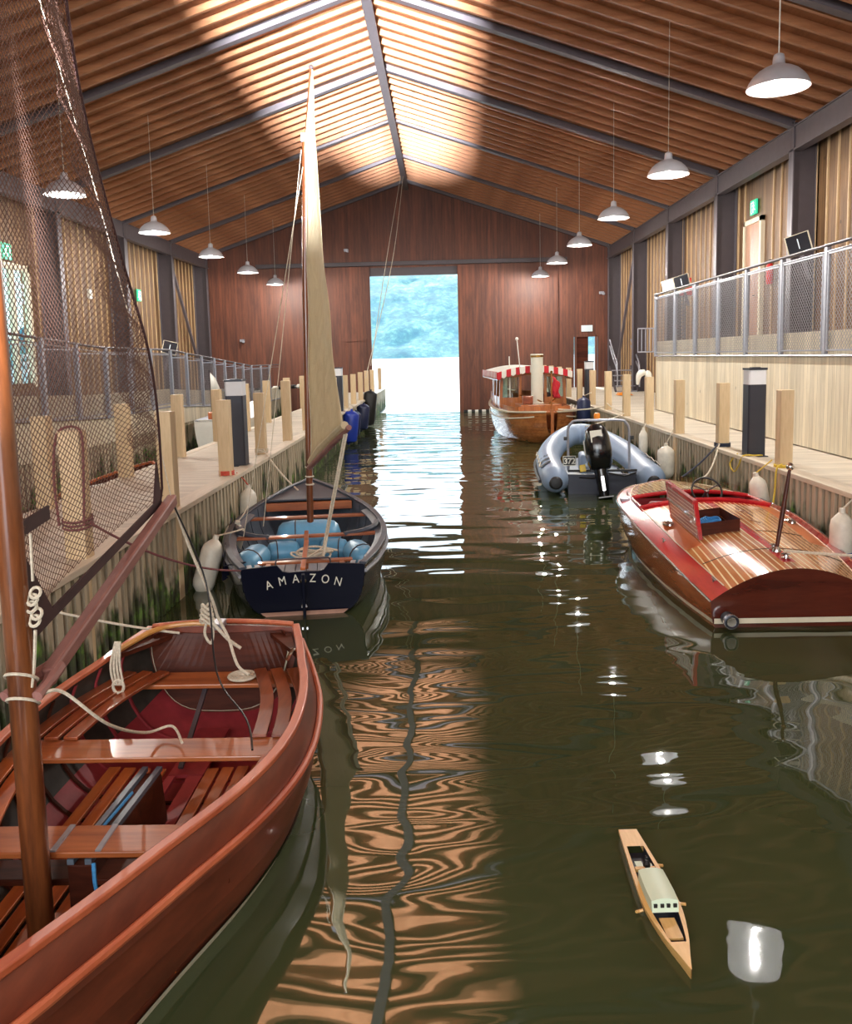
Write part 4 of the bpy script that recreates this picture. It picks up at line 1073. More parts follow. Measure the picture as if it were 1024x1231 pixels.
    m = MB(); 
    for z in (.9,1.0,1.12): m.tube([(.02+math.cos(a)*.05, math.sin(a)*.05, z) for a in [k*PI/6 for k in range(12)]], .01, 5, closed=True)
    m.build('lashing', M['rope'], mt)
    y = E('sail_yard', 'upper yard continuing above the black dinghy mast at the sail peak', 'yard', (-1.62,10.66,4.3))
    MB().tube([(0,0,0),(.05,-.02,.9),(.14,-.05,1.72)], [.026,.026,.018], 10).build('spar', M['mast'], y)
    MB().ball((.142,-.05,1.74), .03, 8).build('peak_fitting', M['steeldark'], y)
    s = E('sail', 'narrow cream sail seen almost edge on beside the black dinghy mast', 'sail', (-1.66,10.6,1.3))
    O = Vector((-1.66,10.6,1.3)); rows = []
    Tk, Hd, Pk, Cl = Vector((-1.66,10.6,1.33)), Vector((-1.58,10.58,5.1)), Vector((-1.45,10.52,5.98)), Vector((-1.07,9.05,1.84))
    for j in range(41):
        v = j/40; l = Tk.lerp(Hd, v/.8) if v < .8 else Hd.lerp(Pk, (v-.8)/.2)
        e = Cl.lerp(Pk, v) + Vector((.05*math.sin(v*PI)*-1, 0, 0)); row = []
        for i in range(15):
            u = i/14; p = l.lerp(e, u) + Vector((.05*math.sin(u*PI)*math.sin(v*PI) + .012*math.sin(u*14+v*20)*(1-v), .02*math.sin(v*30+u*5)*u, .02*math.sin(u*PI)*(1-v)))
            row.append(p-O)
        rows.append(row)
    m = MB(); m.grid(rows); c = m.build('sailcloth', M['sail'], s, smooth=80)
    sm = c.modifiers.new('thickness', 'SOLIDIFY'); sm.thickness = .004
    MB().tube([r_[0] for r_ in rows], .008, 5).build('luff_rope', M['rope'], s)
    b = E('boom', 'grey brown boom under the cream sail of the black dinghy', 'boom', (-1.69,10.65,1.22))
    MB().tube([(0,0,0), Vector((-.98,8.9,1.86))-Vector((-1.69,10.65,1.22))], [.035,.03], 10).build('spar', M['boom'], b)
    MB().tube(spline([(.03,-.02,.07),(.3,-.75,.36),(.66,-1.7,.66)],8), [.055]*8+[.045]*9, 8).build('furled_sailcloth', M['sail'], b)
    rope = lambda lab, pts, rr, mt: tag(MB().tube(pts, rr, 5).build('rope', M[mt]), lab, 'rope')
    rope('pale mainsheet rope from the black dinghy boom end down to its stern', [(-1.02,9.0,1.78), W(.25,.9,.62), W(.2,.6,.45)], .016, 'rope')
    rope('pale mainsheet second part from the black dinghy boom down to its horse', [(-1.05,9.05,1.78), W(.2,.85,.5), W(.05,.05,.58)], .008, 'rope')
    rope('thin pale halyard left of the black dinghy mast', [(-1.64,10.66,5.1), W(-.55,2.2,.5)], .005, 'rope')
    rope('second thin pale halyard left of the black dinghy mast', [(-1.63,10.66,4.9), W(-.75,1.7,.48)], .005, 'rope')
    rope('long thin pale rope falling from the ridge beam past the open doorway', spline([(-1.5,36,9.9),(-2.0,33,6.2),(-2.35,28.6,2.3)],8), .012, 'rope')
    rope('second long pale rope falling from the ridge beam past the open doorway', spline([(-1.4,36,9.9),(-1.75,32.5,6.1),(-2.5,28.2,1.9)],8), .012, 'rope')
    rope('white mooring rope from the post beyond the bollard to the black dinghy bow', sag((-3.0,14.1,1.1),(-2.15,12.4,.66),.05), .014, 'rope')
    rope('green grey fender line trailing along the black dinghy port side', [W(-.98,2.6,.55),W(-.99,1.9,.4),W(-.9,1.2,.52),W(-.86,.6,.4),W(-.6,.3,.5)], .009, 'rope_navy')
    MBo = MB()
    for k in range(3): MBo.tube([(math.cos(a)*.1, math.sin(a)*.1, .02+.022*k) for a in [q_*PI/8 for q_ in range(16)]], .012, 5, closed=True)
    o = MBo.build('rope_wrap', M['rope_red']); o.location = (-3.0,11.65,1.0); tag(o, 'red rope wound round the foot of a left dock post', 'rope')
    MBo = MB()
    for k in range(3): MBo.tube([(math.cos(a)*.105, math.sin(a)*.105, .05+.024*k) for a in [q_*PI/8 for q_ in range(16)]], .012, 5, closed=True)
    o = MBo.build('rope_wrap', M['rope']); o.location = (-3.05,14.2,1.0); tag(o, 'pale rope wound round the left dock post beyond the bollard', 'rope')
    MBo = MB()
    for k in range(3): MBo.tube([(math.cos(a)*.115, math.sin(a)*.115, .28+.03*k+.02*math.sin(a)) for a in [q_*PI/8 for q_ in range(16)]], .011, 5, closed=True)
    for dx in (-.1, .1): MBo.tube(spline([(dx,-.12,.3),(dx*1.2,-.11,.7),(dx,-.05,1.03),(0,0,1.09)],6), .011, 5)
    o = MBo.build('rope_wrap', M['rope_plum']); o.location = (-2.99,6.8,1.0); tag(o, 'plum rope looped over and tied round the netted post', 'rope')
    MBo = MB(); 
    MBo.tube([(.04,-.11,-.3+.0),(.05,-.12,.0),(.03,-.1,.03)], .01, 5)
def xf(loc, rz): return Matrix.Translation(Vector(loc)) @ Matrix.Rotation(rz, 4, 'Z')

def speedboat():
    h = SPD
    r = E('speedboat', 'glossy mahogany and red speedboat with planked deck moored at the right', 'boat', SPD_LOC, SPD_RZ)
    m = MB(); h.skin(m, N=1, nt=40, th=.03, lap=0, mof=None)
    m = MB()
    vs = [k/20 for k in range(-20, 21)]
    rows = [[h.pt(i/40, u) for u in vs] for i in range(41)]
    m.grid(rows, flip=True); m.build('hull', M['speedside'], r, smooth=50)
    # cream boot line following the waterline
    m = MB()
    for sg in (-1, 1): m.grid([[(sg*(abs(h.at_height(i/40, z+.03*(i/40)))+.006), h.pt(i/40,.4)[1], z+.03*(i/40)) for i in range(41)] for z in (.045, .085)])
    m.grid([[(x, -.02-.006, z+.0) for x in [k/10*.78-.0 for k in range(-10, 11)]] for z in (.045, .095)])
    m.build('boot_line', M['cream'], r)
    m = MB(); h.transom(m, th=.03, crown=.30, n=32); m.build('transom', M['speedtransom'], r, smooth=0)
    # crowned deck with openings
    crown = curve([(0,.30),(.25,.20),(.6,.13),(1,.05)])
    ts = sorted(set([i/50 for i in range(51)] + [.27,.41,.58,.72]))
    us = sorted(set([k/40 for k in range(-40, 41)] + [-.56,-.1,.1]))
    def D(t, u, dz=0):
        p = h.pt(t, 1.0); x = p[0]*u; return (x, p[1], p[2] + crown(t)*(1-u*u) + dz)
    def zone(i, j):
        t = (ts[i]+ts[i+1])/2; u = (us[j]+us[j+1])/2; x = abs(u)*h.pt(t,1)[0]
        if abs(u) > .80 or t > .955: return 1
        if .04 < t < .56 and x < .055: return 1
        if abs(u) > .60 and .22 < t < .57: return 2
        if .56 < t < .74: return 1
        return 0
    def hole(i, j):
        t = (ts[i]+ts[i+1])/2; u = (us[j]+us[j+1])/2
        if .58 < t < .72 and abs(u) < .80: return True
        if .27 < t < .41 and -.56 < u < -.1: return True
        return False
    m = MB(); m.grid([[D(t, u) for u in us] for t in ts], mif=zone, skip=hole, flip=True)
    d = m.build('deck', [M['speeddeck'], M['redgloss'], M['speedplain']], r, smooth=50)
    # bright trim along sheer and seams
    m = MB()
    for sg in (-1, 1): m.tube([Vector(h.rail(i/40, sg, .0, -.006)) for i in range(41)], .012, 6)
    m.build('chrome_rail', M['chrome'], r)
    m = MB()
    for sg in (-1, 1): m.tube([D(lerp(.02,.94,i/30), sg*.80, .002) for i in range(31)], .006, 5)
    m.build('cream_seam', M['cream'], r)
    m = MB(); 
    for t in (.13,): m.tube([D(t, lerp(-.78,.78,i/20), .001) for i in range(21)], .005, 5)
    m.tube([D(.27, lerp(.08,.6,i/8), .001) for i in range(9)], .005, 5); m.tube([D(.745, lerp(-.7,.7,i/20), .001) for i in range(21)], .007, 5)
    m.build('hatch_seam', M['black'], r)
    # forward cockpit tub
    y0, y1 = h.L*.58, h.L*.72; m = MB(); X = .74
    zz = h.sh(.65)+.05
    m.add([(-X,y0,.2),(X,y0,.2),(X,y1,.2),(-X,y1,.2),(-X,y0,zz),(X,y0,zz),(X,y1,zz),(-X,y1,zz)], [(0,1,2,3),(0,4,5,1),(1,5,6,2),(2,6,7,3),(3,7,4,0)])
    m.build('cockpit_lining', M['redvinyl'], r, smooth=0)
    MB().box(-.70,.70,y0+.02,y0+.3,.3,.5).build('seat', M['redvinyl'], r, smooth=0, bevel=.04)
    MB().box(-.70,.70,y0+.0,y0+.1,.48,.70).build('backrest', M['redvinyl'], r, smooth=0, bevel=.04)
    m = MB(); m.tube([D(.58, lerp(-.8,.8,i/16), .015) for i in range(17)], .028, 8); m.tube([D(.72, lerp(-.8,.8,i/16), .015) for i in range(17)], .028, 8)
    for sg in (-1, 1): m.tube([D(lerp(.58,.72,i/6), sg*.8, .012) for i in range(7)], .024, 8)
    m.build('coaming', M['redgloss'], r)
    # windscreen
    m = MB(); A = [Vector(D(.745+.045*(1-(k/8)**2), k/8*.72, 0)) for k in range(-8, 9)]
    m.grid([A, [p+Vector((0,-.08,.20-.07*abs(k/8))) for p, k in zip(A, range(-8, 9))]])
    g = m.build('windscreen', M['glass'], r, smooth=60)
    MB().tube(A, .008, 5).build('screen_frame', M['chrome'], g)
    # steering wheel
    c = Vector((.12, y1-.34, zz+.14)); ax = Vector((0,-.75,.55)).normalized(); e1 = Vector((1,0,0)); e2 = ax.cross(e1)
    w = MB().tube([c+(e1*math.cos(a)+e2*math.sin(a))*.19 for a in [k*PI/14 for k in range(28)]], .013, 8, closed=True).build('steering_wheel', M['black'], r)
    m = MB()
    for a in (.5, PI-.5, -PI/2): m.tube([c, c+(e1*math.cos(a)+e2*math.sin(a))*.19], .009, 6)
    m.tube([c, c-ax*.3], .018, 8); m.build('wheel_spokes', M['steeldark'], w); MB().ball(c, .035, 10).build('wheel_hub', M['chrome'], w)
    # raised hatch standing open, planked on its face
    y0, y1 = h.L*.25, h.L*.45; t0 = D(.27,-.57); t1 = D(.44,-.57)
    a0 = Vector(t0)+Vector((0,-.1,.0)); a1 = Vector(t1)+Vector((-.0,.1,0)); upv = Vector((-.06,.0,.40))
    m = MB(); n = 9
    for k in range(n):
        f0, f1 = k/n, (k+.80)/n
        p = [a0+upv*f0, a1+upv*f0, a1+upv*f1, a0+upv*f1]; nn = Vector((.018,0,0))
        m.add([q+nn for q in p]+[q-nn for q in p], [(0,1,2,3),(7,6,5,4),(0,4,5,1),(1,5,6,2),(2,6,7,3),(3,7,4,0)])
        if k < n-1:
            p = [a0+upv*f1, a1+upv*f1, a1+upv*((k+1)/n), a0+upv*((k+1)/n)]; nn = Vector((.016,0,0))
            m.add([q+nn for q in p]+[q-nn for q in p], [(0,1,2,3),(7,6,5,4)], mi=1)
    hp = m.build('hatch_cover', [M['varnish'], M['cream']], r, smooth=0)
    m = MB(); m.beam(a0+upv, a1+upv, .05, .04); m.beam(a0, a0+upv*1.02, .05, .04); m.beam(a1, a1+upv*1.02, .05, .04); m.build('hatch_frame', M['redgloss'], hp, smooth=0)
    m = MB(); m.beam(a0+upv*.55+Vector((-.03,.0,0)), a1+upv*.55+Vector((-.03,0,0)), .012, .03); m.beam(a0+upv*.62+Vector((-.04,.3,0)), a0+upv*.62+Vector((-.04,.55,0)), .02, .02); m.build('hatch_hinge', M['chrome'], hp, smooth=0)
    # engine bay lining, blue tarp and coiled line inside
    xa, xb = -.55, -.09; m = MB(); ya, yb = h.L*.27, h.L*.41; zt = .72
    m.add([(xa,ya,.3),(xb,ya,.3),(xb,yb,.3),(xa,yb,.3),(xa,ya,zt),(xb,ya,zt+.05),(xb,yb,zt+.05),(xa,yb,zt)], [(0,1,2,3),(0,4,5,1),(1,5,6,2),(2,6,7,3),(3,7,4,0)])
    m.build('locker_lining', M['varnish_dark'], r, smooth=0)
    random.seed(11); rows = [[(lerp(xa+.02,xb-.02,i/14), lerp(ya+.02,yb-.02,j/14), .58+.05*random.random()) for i in range(15)] for j in range(15)]
    o = MB().grid(rows, flip=True).build('tarpaulin', M['bluerope2'], smooth=70); o.matrix_world = xf(SPD_LOC, SPD_RZ); tag(o, 'crumpled blue cloth lying in the open speedboat locker', 'tarpaulin')
    m = MB()
    for k in range(6): m.tube([(-.30+math.cos(a)*(.13-.01*k)+.01*k, ya+.42+math.sin(a)*.12, .65+.008*k+.01*math.sin(3*a)) for a in [q*PI/10 for q in range(20)]], .008, 5, closed=True)
    o = m.build('rope_coil', M['rope_blue']); o.matrix_world = xf(SPD_LOC, SPD_RZ); tag(o, 'coil of pale blue line in the open speedboat locker', 'rope coil')
    # chrome vents and cleats
    for (t, u) in ((.40,-.70),(.40,.70)):
        p = Vector(D(t, u)); m = MB(); m.lathe([(.085,0),(.08,.02),(.05,.035),(.01,.04)], (0,0,0), 18); v = m.build('deck_vent', M['chrome'], r); v.location = p; v.scale = (.75,1.3,1)
    p = Vector(D(.72,-.9)); MB().box(p.x-.06,p.x+.06,p.y-.05,p.y+.05,p.z-.01,p.z+.03).build('step_pad', M['galv'], r, smooth=0, bevel=.01)
    for (t, u) in ((.05,-.84),(.05,.84),(.30,-.9),(.8,-.85),(.62,.9)):
        p = Vector(D(t, u, .0)); MB().tube([p+Vector((-.0,-.05,.03)), p+Vector((0,.05,.03))], .009, 6).tube([p, p+Vector((0,0,.03))], .012, 6).build('cleat', M['chrome'], r)
    for y in (.62, .3): 
        p = Vector(D(y/5, .0)); MB().lathe([(.04,0),(.045,.01),(.025,.02),(.02,.04),(.045,.05),(.0,.06)], tuple(p), 12).build('deck_bollard', M['chrome'], r)
    # hatch hardware lines on the starboard planks
    m = MB()
    for t, u in ((.36,.18),(.46,.22)):
        p = Vector(D(t,u,.004)); m.beam(p, p+Vector((.06,-.16,-.0)), .02, .006)
    m.build('hinge', M['chrome'], r, smooth=0)
    # exhaust at transom corner
    m = MB(); m.lathe([(.045,-.05),(.045,-.155),(.055,-.165),(.064,-.16),(.066,-.13),(.062,-.02),(.05,.0)], (-.66,.0,.10), 20, axis='y'); m.build('exhaust', M['anthracite'], r)
    MB().lathe([(.064,-.15),(.070,-.15),(.070,-.12),(.064,-.12)], (-.66,.0,.10), 20, axis='y').build('exhaust_ring', M['chrome'], r)
    # ensign staff
    b = Vector(D(.11, -.0, 0)); s = E('ensign_staff', 'tapered mahogany flagstaff with silver ball standing on the speedboat deck', 'flagstaff', xf(SPD_LOC,SPD_RZ) @ b)
    tip = Vector((.16,.12,.80))
    MB().tube([(0,0,0), tip*.5, tip], [.018,.024,.015], 10).build('staff', M['varnish_dark'], s); MB().ball(tip*1.03, .04, 14).build('ball_finial', M['chrome'], s); MB().lathe([(.045,0),(.04,.02),(.026,.05)], n=12).build('socket', M['chrome'], s)
    tag(MB().tube(sag(xf(SPD_LOC,SPD_RZ) @ Vector(D(.08,.02,.05)), (4.6,7.35,.72), .02), .014, 6).build('rope', M['rope']), 'white stern rope from the speedboat deck to the right edge', 'rope')
    tag(MB().tube(sag((4.45,13.75,1.06),(3.75,12.3,.74), .12), .014, 6).build('rope', M['rope']), 'white mooring rope from the right dock post to the speedboat bow', 'rope')
    tag(MB().tube(sag((4.45,13.8,1.06),(3.5,12.5,.72), .04), .014, 6).build('rope', M['rope_navy']), 'navy mooring rope from the right dock post past the speedboat bow', 'rope')
    m = MB(); 
    for k in range(3): m.tube([(math.cos(a)*.12, math.sin(a)*.12, .02+.02*k) for a in [q*PI/8 for q in range(16)]], .013, 5, closed=True)
    o = m.build('rope_wrap', M['rope_navy']); o.location = (4.55,13.9,1.0); tag(o, 'navy rope wound round the post foot beyond the right bollard light', 'rope')
    m = MB(); m.tube(spline([(4.72,12.55,1.02),(4.55,12.45,1.03),(4.40,12.5,1.02),(4.36,12.6,.85),(4.37,12.8,.75),(4.36,12.95,.86),(4.42,12.8,1.02)],6), .011, 5)
    tag(m.build('rope', M['rope_yellow']), 'yellow rope lying at the foot of the right bollard light', 'rope')
    m = MB(); m.tube(spline([(4.45,11.2,1.06),(4.36,11.15,1.0),(4.33,11.12,.7),(4.25,11.05,.4),(4.2,11.2,.5)],6), .013, 5)
    for k in range(2): m.tube([(4.51+math.cos(a)*.115, 11.3+math.sin(a)*.115, 1.02+.02*k) for a in [q*PI/8 for q in range(16)]], .013, 5, closed=True)
    tag(m.build('rope', M['rope_yellow']), 'yellow rope tied round the nearest right dock post', 'rope')

def inflatable():
    loc, rz = (2.90, 15.5, 0), -.075
    r = E('inflatable_boat', 'grey inflatable boat numbered 372 with black outboard, moored at right', 'boat', loc, rz)
    path = spline([(-.86,.0,.30),(-.88,1.3,.32),(-.84,2.6,.38),(-.60,3.9,.50),(-.25,4.65,.62),(0,4.8,.65)], 6)
    path = path + [Vector((-p.x,p.y,p.z)) for p in path[::-1][1:]]
    m = MB(); m.tube(path, .25, 20, cap=False); m.build('air_tube', M['ribtube'], r, smooth=60)
    for sg in (-1, 1):
        m = MB(); m.lathe([(.25,0),(.245,-.1),(.235,-.24),(.17,-.36),(.11,-.42)][::-1], (sg*.86,.0,.30), 20, axis='y'); c = m.build('tube_cone', M['ribtube'], r, smooth=60)
        MB().lathe([(.02,-.47),(.09,-.46),(.115,-.43),(.13,-.38)], (sg*.86,0,.27), 16, axis='y').build('cone_cap', M['black'], c)
    m = MB(); m.tube([Vector((p.x*1.31 if abs(p.x) > .3 else p.x, p.y+(.27 if p.y > 4.3 else 0), p.z-.06)) for p in path], .035, 6); m.build('rubbing_strip', M['black'], r)
    # grip patches and lifelines on the tubes
    for sg in (-1, 1):
        for k in range(4):
            y = .35+.5*k; m = MB()
            m.grid([[(sg*(.87+.256*math.cos(a)), y+dy, .32+.256*math.sin(a)) for a in (.5,.8,1.1,1.4)] for dy in (-.1,.1)], flip=sg > 0); m.build('grip_patch', M['black'] if sg < 0 else M['anthracite'], r)
        m = MB(); pts = []
        for k in range(9): pts.append((sg*(.88+.21+.03*(k % 2)), .2+.28*k, .50-.05*(k % 2)))
        m.tube(spline(pts,4), .01, 5); m.build('lifeline', M['rope'], r)
    # floor, transom, interior
    fl = MB(); fl.prism([(-.62,.1),(.62,.1),(.62,2.8),(.35,3.9),(0,4.4),(-.35,3.9),(-.62,2.8)], .08, .14); fl.build('floor', M['ribfloor'], r, smooth=0)
    MB().box(-.62,.62,.0,.07,-.05,.36).build('transom', M['anthracite'], r, smooth=0, bevel=.01)
    m = MB(); m.prism([(-.6,.3),(.6,.3),(.6,2.8),(.3,3.9),(0,4.3),(-.3,3.9),(-.6,2.8)], -.25, .08); m.build('hull', M['anthracite'], r, smooth=0)
    MB().box(-.26,.26,1.5,2.1,.14,.55).build('console', M['ribtube'], r, smooth=0, bevel=.05)
    MB().box(-.22,.22,.75,1.2,.14,.42).build('seat', M['ribfloor'], r, smooth=0, bevel=.04)
    MB().tube([(.3,.2,.44),(.45,.35,.3),(.2,.5,.2)], .013, 6).tube([(-.5,.06,.3),(-.2,-.1,.3),(.1,-.15,.34)], .016, 6).tube([(.1,-.15,.4),(.4,-.05,.33),(.6,-.1,.4)], .016, 6).build('cables', M['black'], r)
    MB().beam((-.62,-.02,.43),(.62,-.02,.43),.05,.04).build('transom_capping', M['black'], r, smooth=0)
    # stainless arch
    fx = .57; fy = .62
    m = MB(); m.tube(spline([(-fx,fy-.05,.36),(-fx,fy,.8),(-fx,fy+.02,1.12),(-fx+.06,fy+.02,1.25),(-fx+.2,fy+.03,1.3),(fx-.2,fy+.03,1.3),(fx-.06,fy+.02,1.25),(fx,fy+.02,1.12),(fx,fy,.8),(fx,fy-.05,.36)],4), .024, 8); m.build('arch', M['galv'], r)
    for sg in (-1, 1): MB().box(sg*(fx+.05)-.03, sg*(fx+.05)+.03, fy-.03, fy+.03, .93, 1.0).build('arch_lamp', M['black'], r, smooth=0)
    o = MB().lathe([(.06,0),(.06,.09),(.045,.12),(.0,.13)], (-.02,fy+.1,1.31), 14).build('beacon', M['orange'], r)
    MB().box(-.2,.2,fy,fy+.14,1.285,1.31).build('arch_plate', M['galv'], r, smooth=0)
    # number plate 372
    pl = MB().box(-.12,.12,-.006,.006,-.09,.09).build('number_plate', M['black'], r, smooth=0); pl.location = (-.56,.42,.56); pl.rotation_euler = (-.1,0,.1)
    fr = MB()
    for (x0,x1,z0,z1) in ((-.12,.12,.08,.092),(-.12,.12,-.092,-.08),(-.122,-.112,-.09,.09),(.112,.122,-.09,.09)): fr.box(x0,x1,-.009,.0,z0,z1)
    fr.build('plate_border', M['letter'], pl, smooth=0)
    for i, ch in enumerate('372'):
        c = bpy.data.curves.new('digit', 'FONT'); c.body = ch; c.size = .155; c.extrude = .002; c.offset = .004; c.align_x = 'CENTER'
        t = bpy.data.objects.new('tmpf', c); COL.objects.link(t); bpy.context.view_layer.update()
        me = bpy.data.meshes.new_from_object(t.evaluated_get(bpy.context.evaluated_depsgraph_get())); bpy.data.objects.remove(t)
        me.materials.clear(); me.materials.append(M['letter'])
        q = bpy.data.objects.new('digit', me); COL.objects.link(q); q.parent = pl; q.location = (-.072+.072*i, -.012, -.055); q.rotation_euler = (PI/2,0,0)
    # outboard motor, tilted, its own thing
    ol = xf(loc, rz) @ Vector((-.05,-.16,.46)); o = E('outboard_motor', 'black outboard motor on the stern of the grey inflatable boat', 'outboard motor', ol, rz); o.rotation_euler = (-.22, -.12, rz); o.scale = (1.3,1.3,1.3)
    m = MB(); secs = [(.10,.0,.13,.16),(.17,.08,.17,.24),(.20,.25,.18,.27),(.19,.42,.17,.25),(.15,.56,.14,.19),(.05,.63,.06,.08)]
    rows = []
    for (q, z, rx, ry) in secs:
        rows.append([(math.copysign(abs(math.cos(a))**.6, math.cos(a))*rx, math.copysign(abs(math.sin(a))**.6, math.sin(a))*ry - .06 - .1*z, z) for a in [k*PI/12 for k in range(25)]])
    m.grid(rows, flip=True); m.add(rows[0][:-1], [tuple(range(23,-1,-1))]); m.add(rows[-1][:-1], [tuple(range(24))]); m.build('cowling', M['motor'], o, smooth=60)
    m = MB(); m.tube([(0,-.06,.02),(0,-.08,-.25),(0,-.06,-.5)], [.1,.075,.06], 12); m.box(-.1,.1,-.3,.12,-.40,-.385); m.tube([(0,.12,-.6),(0,-.05,-.6),(0,-.24,-.6)], [.02,.055,.04], 12); m.tube([(0,-.05,-.5),(0,-.02,-.75)],[.05,.012],8); m.build('drive_leg', M['motor'], o)
    m = MB()
    for k in range(3):
        a = k*2*PI/3; e = Vector((math.cos(a),0,math.sin(a))); p = Vector((-e.z,0,e.x)); c = Vector((0,-.27,-.6))
        m.add([c+e*.03-p*.02, c+e*.12-p*.07+Vector((0,.02,0)), c+e*.15+p*.02, c+e*.10+p*.07-Vector((0,.02,0)), c+e*.03+p*.03], [(0,1,2,3,4)])
    pr = m.build('propeller', M['steeldark'], o, smooth=0); sm = pr.modifiers.new('t','SOLIDIFY'); sm.thickness = .012
    m = MB(); m.grid([[(-.183+.002*0, -.25+.3*i/4*.8, z) for i in range(5)] for z in (.22,.42)]); d = m.build('decal', M['letter'], o, smooth=0)
    MB().box(-.10,.06,-.345,-.335,.36,.52).build('decal', M['letter'], o, smooth=0); MB().box(-.02,.02,-.17,-.155,-.30,-.10).build('stripe', M['chrome'], o, smooth=0)
    MB().box(-.07,.07,.02,.16,-.28,.04).build('clamp_bracket', M['motor'], o, smooth=0, bevel=.01)
    MB().box(-.28,-.2,-.08,-.02,.0,.1).build('tag', M['yellow'], o, smooth=0, bevel=.01)

def steam_launch():
    h = LAU
    r = E('steam_launch', 'varnished wooden steam launch with cream funnel and striped canopy at far right', 'boat', LAU_LOC, LAU_RZ)
    vs = [k/16 for k in range(-16, 17)]
    m = MB(); m.grid([[h.pt(i/40, u) for u in vs] for i in range(41)], flip=True); m.build('hull', M['launchhull'], r, smooth=60)
    m = MB()
    for sg in (-1, 1): m.bar([h.rail(i/40, sg, .02, .0) for i in range(41)], .08, .04)
    m.build('gunwale', M['cream'], r)
    m = MB()
    for sg in (-1, 1): m.tube([(sg*(abs(h.pt(i/40,.9)[0])+.012), h.pt(i/40,.9)[1], h.pt(i/40,.9)[2]) for i in range(1,41)], .02, 6)
    m.build('sheer_line', M['cream'], r)
    MB().beam((0,-.06,-.2),(0,-.02,1.0),.08,.1,(0,1,0)).build('stern_post', M['launchcabin'], r, smooth=0)
    # little gilt scroll on the stern quarter
    m = MB()
    for s in (-1, 1): m.tube(spline([(-.30+s*.0,0,.52),(-.30+s*.08,0,.56),(-.30+s*.13,0,.50),(-.30+s*.08,0,.46),(-.30+s*.04,0,.40)],5), .012, 5)
    o = m.build('gilt_scroll', M['brass'], r); o.location = (-.12,.09,0); o.rotation_euler = (0,0,-.6)
    # side deck, cockpit coaming, cushions
    def at(t, sg, inn, dz): return h.rail(t, sg, dz, inn)
    m = MB(); A = [at(lerp(.0,.13,i/6),-1,.02,.01) for i in range(7)]; B = [at(lerp(.0,.13,i/6),1,.02,.01) for i in range(7)]; m.panel(A, B, .03); m.build('aft_deck', M['launchcabin'], r, smooth=0)
    m = MB()
    for sg in (-1, 1): m.panel([at(lerp(.12,.86,i/20),sg,.0,.01) for i in range(21)], [at(lerp(.12,.86,i/20),sg,.2,.01) for i in range(21)], .03)
    m.build('side_deck', M['launchcabin'], r, smooth=0)
    m = MB()
    for sg in (-1, 1):
        pts = [at(lerp(.12,.42,i/14),sg,.2,.0) for i in range(15)]; m.grid([pts, [(p[0],p[1],p[2]+.16) for p in pts]])
    pa, pb = at(.12,-1,.2,0), at(.12,1,.2,0); m.box(pa[0], pb[0], pa[1]-.02, pa[1]+.02, pa[2], pa[2]+.16)
    c = m.build('coaming', M['launchcabin'], r, smooth=0); sm = c.modifiers.new('t','SOLIDIFY'); sm.thickness = .03
    MB().box(-.7,.7,1.2,9.0*.72,.2,.3).build('cabin_sole', M['launchcabin'], r, smooth=0)
    MB().box(-.55,.55,1.25,1.55,.86,.96).build('cushion', M['salmoncloth'], r, smooth=0, bevel=.04)
    for sg in (-1, 1): MB().box(min(sg*.45,sg*.8), max(sg*.45,sg*.8), 1.5,2.6,.80,.92).build('cushion', M['salmoncloth'], r, smooth=0, bevel=.04)
    # engine casing and funnel
    MB().box(-.62,.62,1.75,3.0,.3,1.04).build('engine_casing', M['launchcabin'], r, smooth=0, bevel=.02)
    MB().box(-.5,-.2,2.0,2.3,1.04,1.3).build('steam_box', M['varnish'], r, smooth=0, bevel=.02)
    m = MB(); m.tube([(.3,2.0,1.06),(.42,2.3,1.1),(.5,2.1,1.2)], .02, 6); m.tube([(-.5,2.6,1.3),(-.2,2.4,1.25),(.1,2.2,1.1)], .02, 6); m.build('pipework', M['brass'], r)
    f = MB().lathe([(.20,0),(.205,.04),(.185,.06),(.185,1.47),(.20,1.48),(.20,1.53),(.17,1.54),(.17,1.3)], (.0,2.45,1.02), 28).build('funnel', M['funnel'], r)
    MB().lathe([(.187,1.44),(.203,1.45),(.207,1.5),(.187,1.51)], (.0,2.45,1.02), 28).build('funnel_band', M['brass'], f)
    # cabin: framed sides with windows, open back
    ca, cb = 3.3, 7.1
    for sg in (-1, 1):
        X = lambda y: sg*(h.hb(y/h.L)-.14)
        m = MB(); n = 5
        ys = [lerp(ca, cb, k/n) for k in range(n+1)]
        for y in ys: m.beam((X(y),y,.9),(X(y)*.96,y,1.92),.09,.09,(0,1,0))
        for a, b in zip(ys, ys[1:]):
            m.beam((X(a),a,1.05),(X(b),b,1.05),.05,.34); m.beam((X(a)*.96,a,1.86),(X(b)*.96,b,1.86),.05,.12)
        s = m.build('cabin_side', M['launchcabin'], r, smooth=0)
        for a, b in zip(ys, ys[1:]):
            g = MB(); g.add([(X(a)*.99,a+.05,1.22),(X(b)*.99,b-.05,1.22),(X(b)*.965,b-.05,1.8),(X(a)*.965,a+.05,1.8)], [(0,1,2,3)]); g.build('pane', M['glass'], s, smooth=0)
    # aft bulkhead with two windows either side of the opening
    m = MB(); X = h.hb(ca/h.L)-.14
    for x in (-X, -X+.62, X-.62, X): m.beam((x,ca,.9),(x*.97,ca,1.95),.09,.07,(0,1,0))
    for sg in (-1, 1):
        m.box(min(sg*X,sg*(X-.62)), max(sg*X,sg*(X-.62)), ca-.03, ca+.03, .85, 1.2); m.box(min(sg*X,sg*(X-.62)), max(sg*X,sg*(X-.62)), ca-.03, ca+.03, 1.84, 1.96)
    m.box(-X, X, ca-.025, ca+.025, 1.9, 1.97); m.box(-X, X, ca-.025, ca+.025, .86, .9)
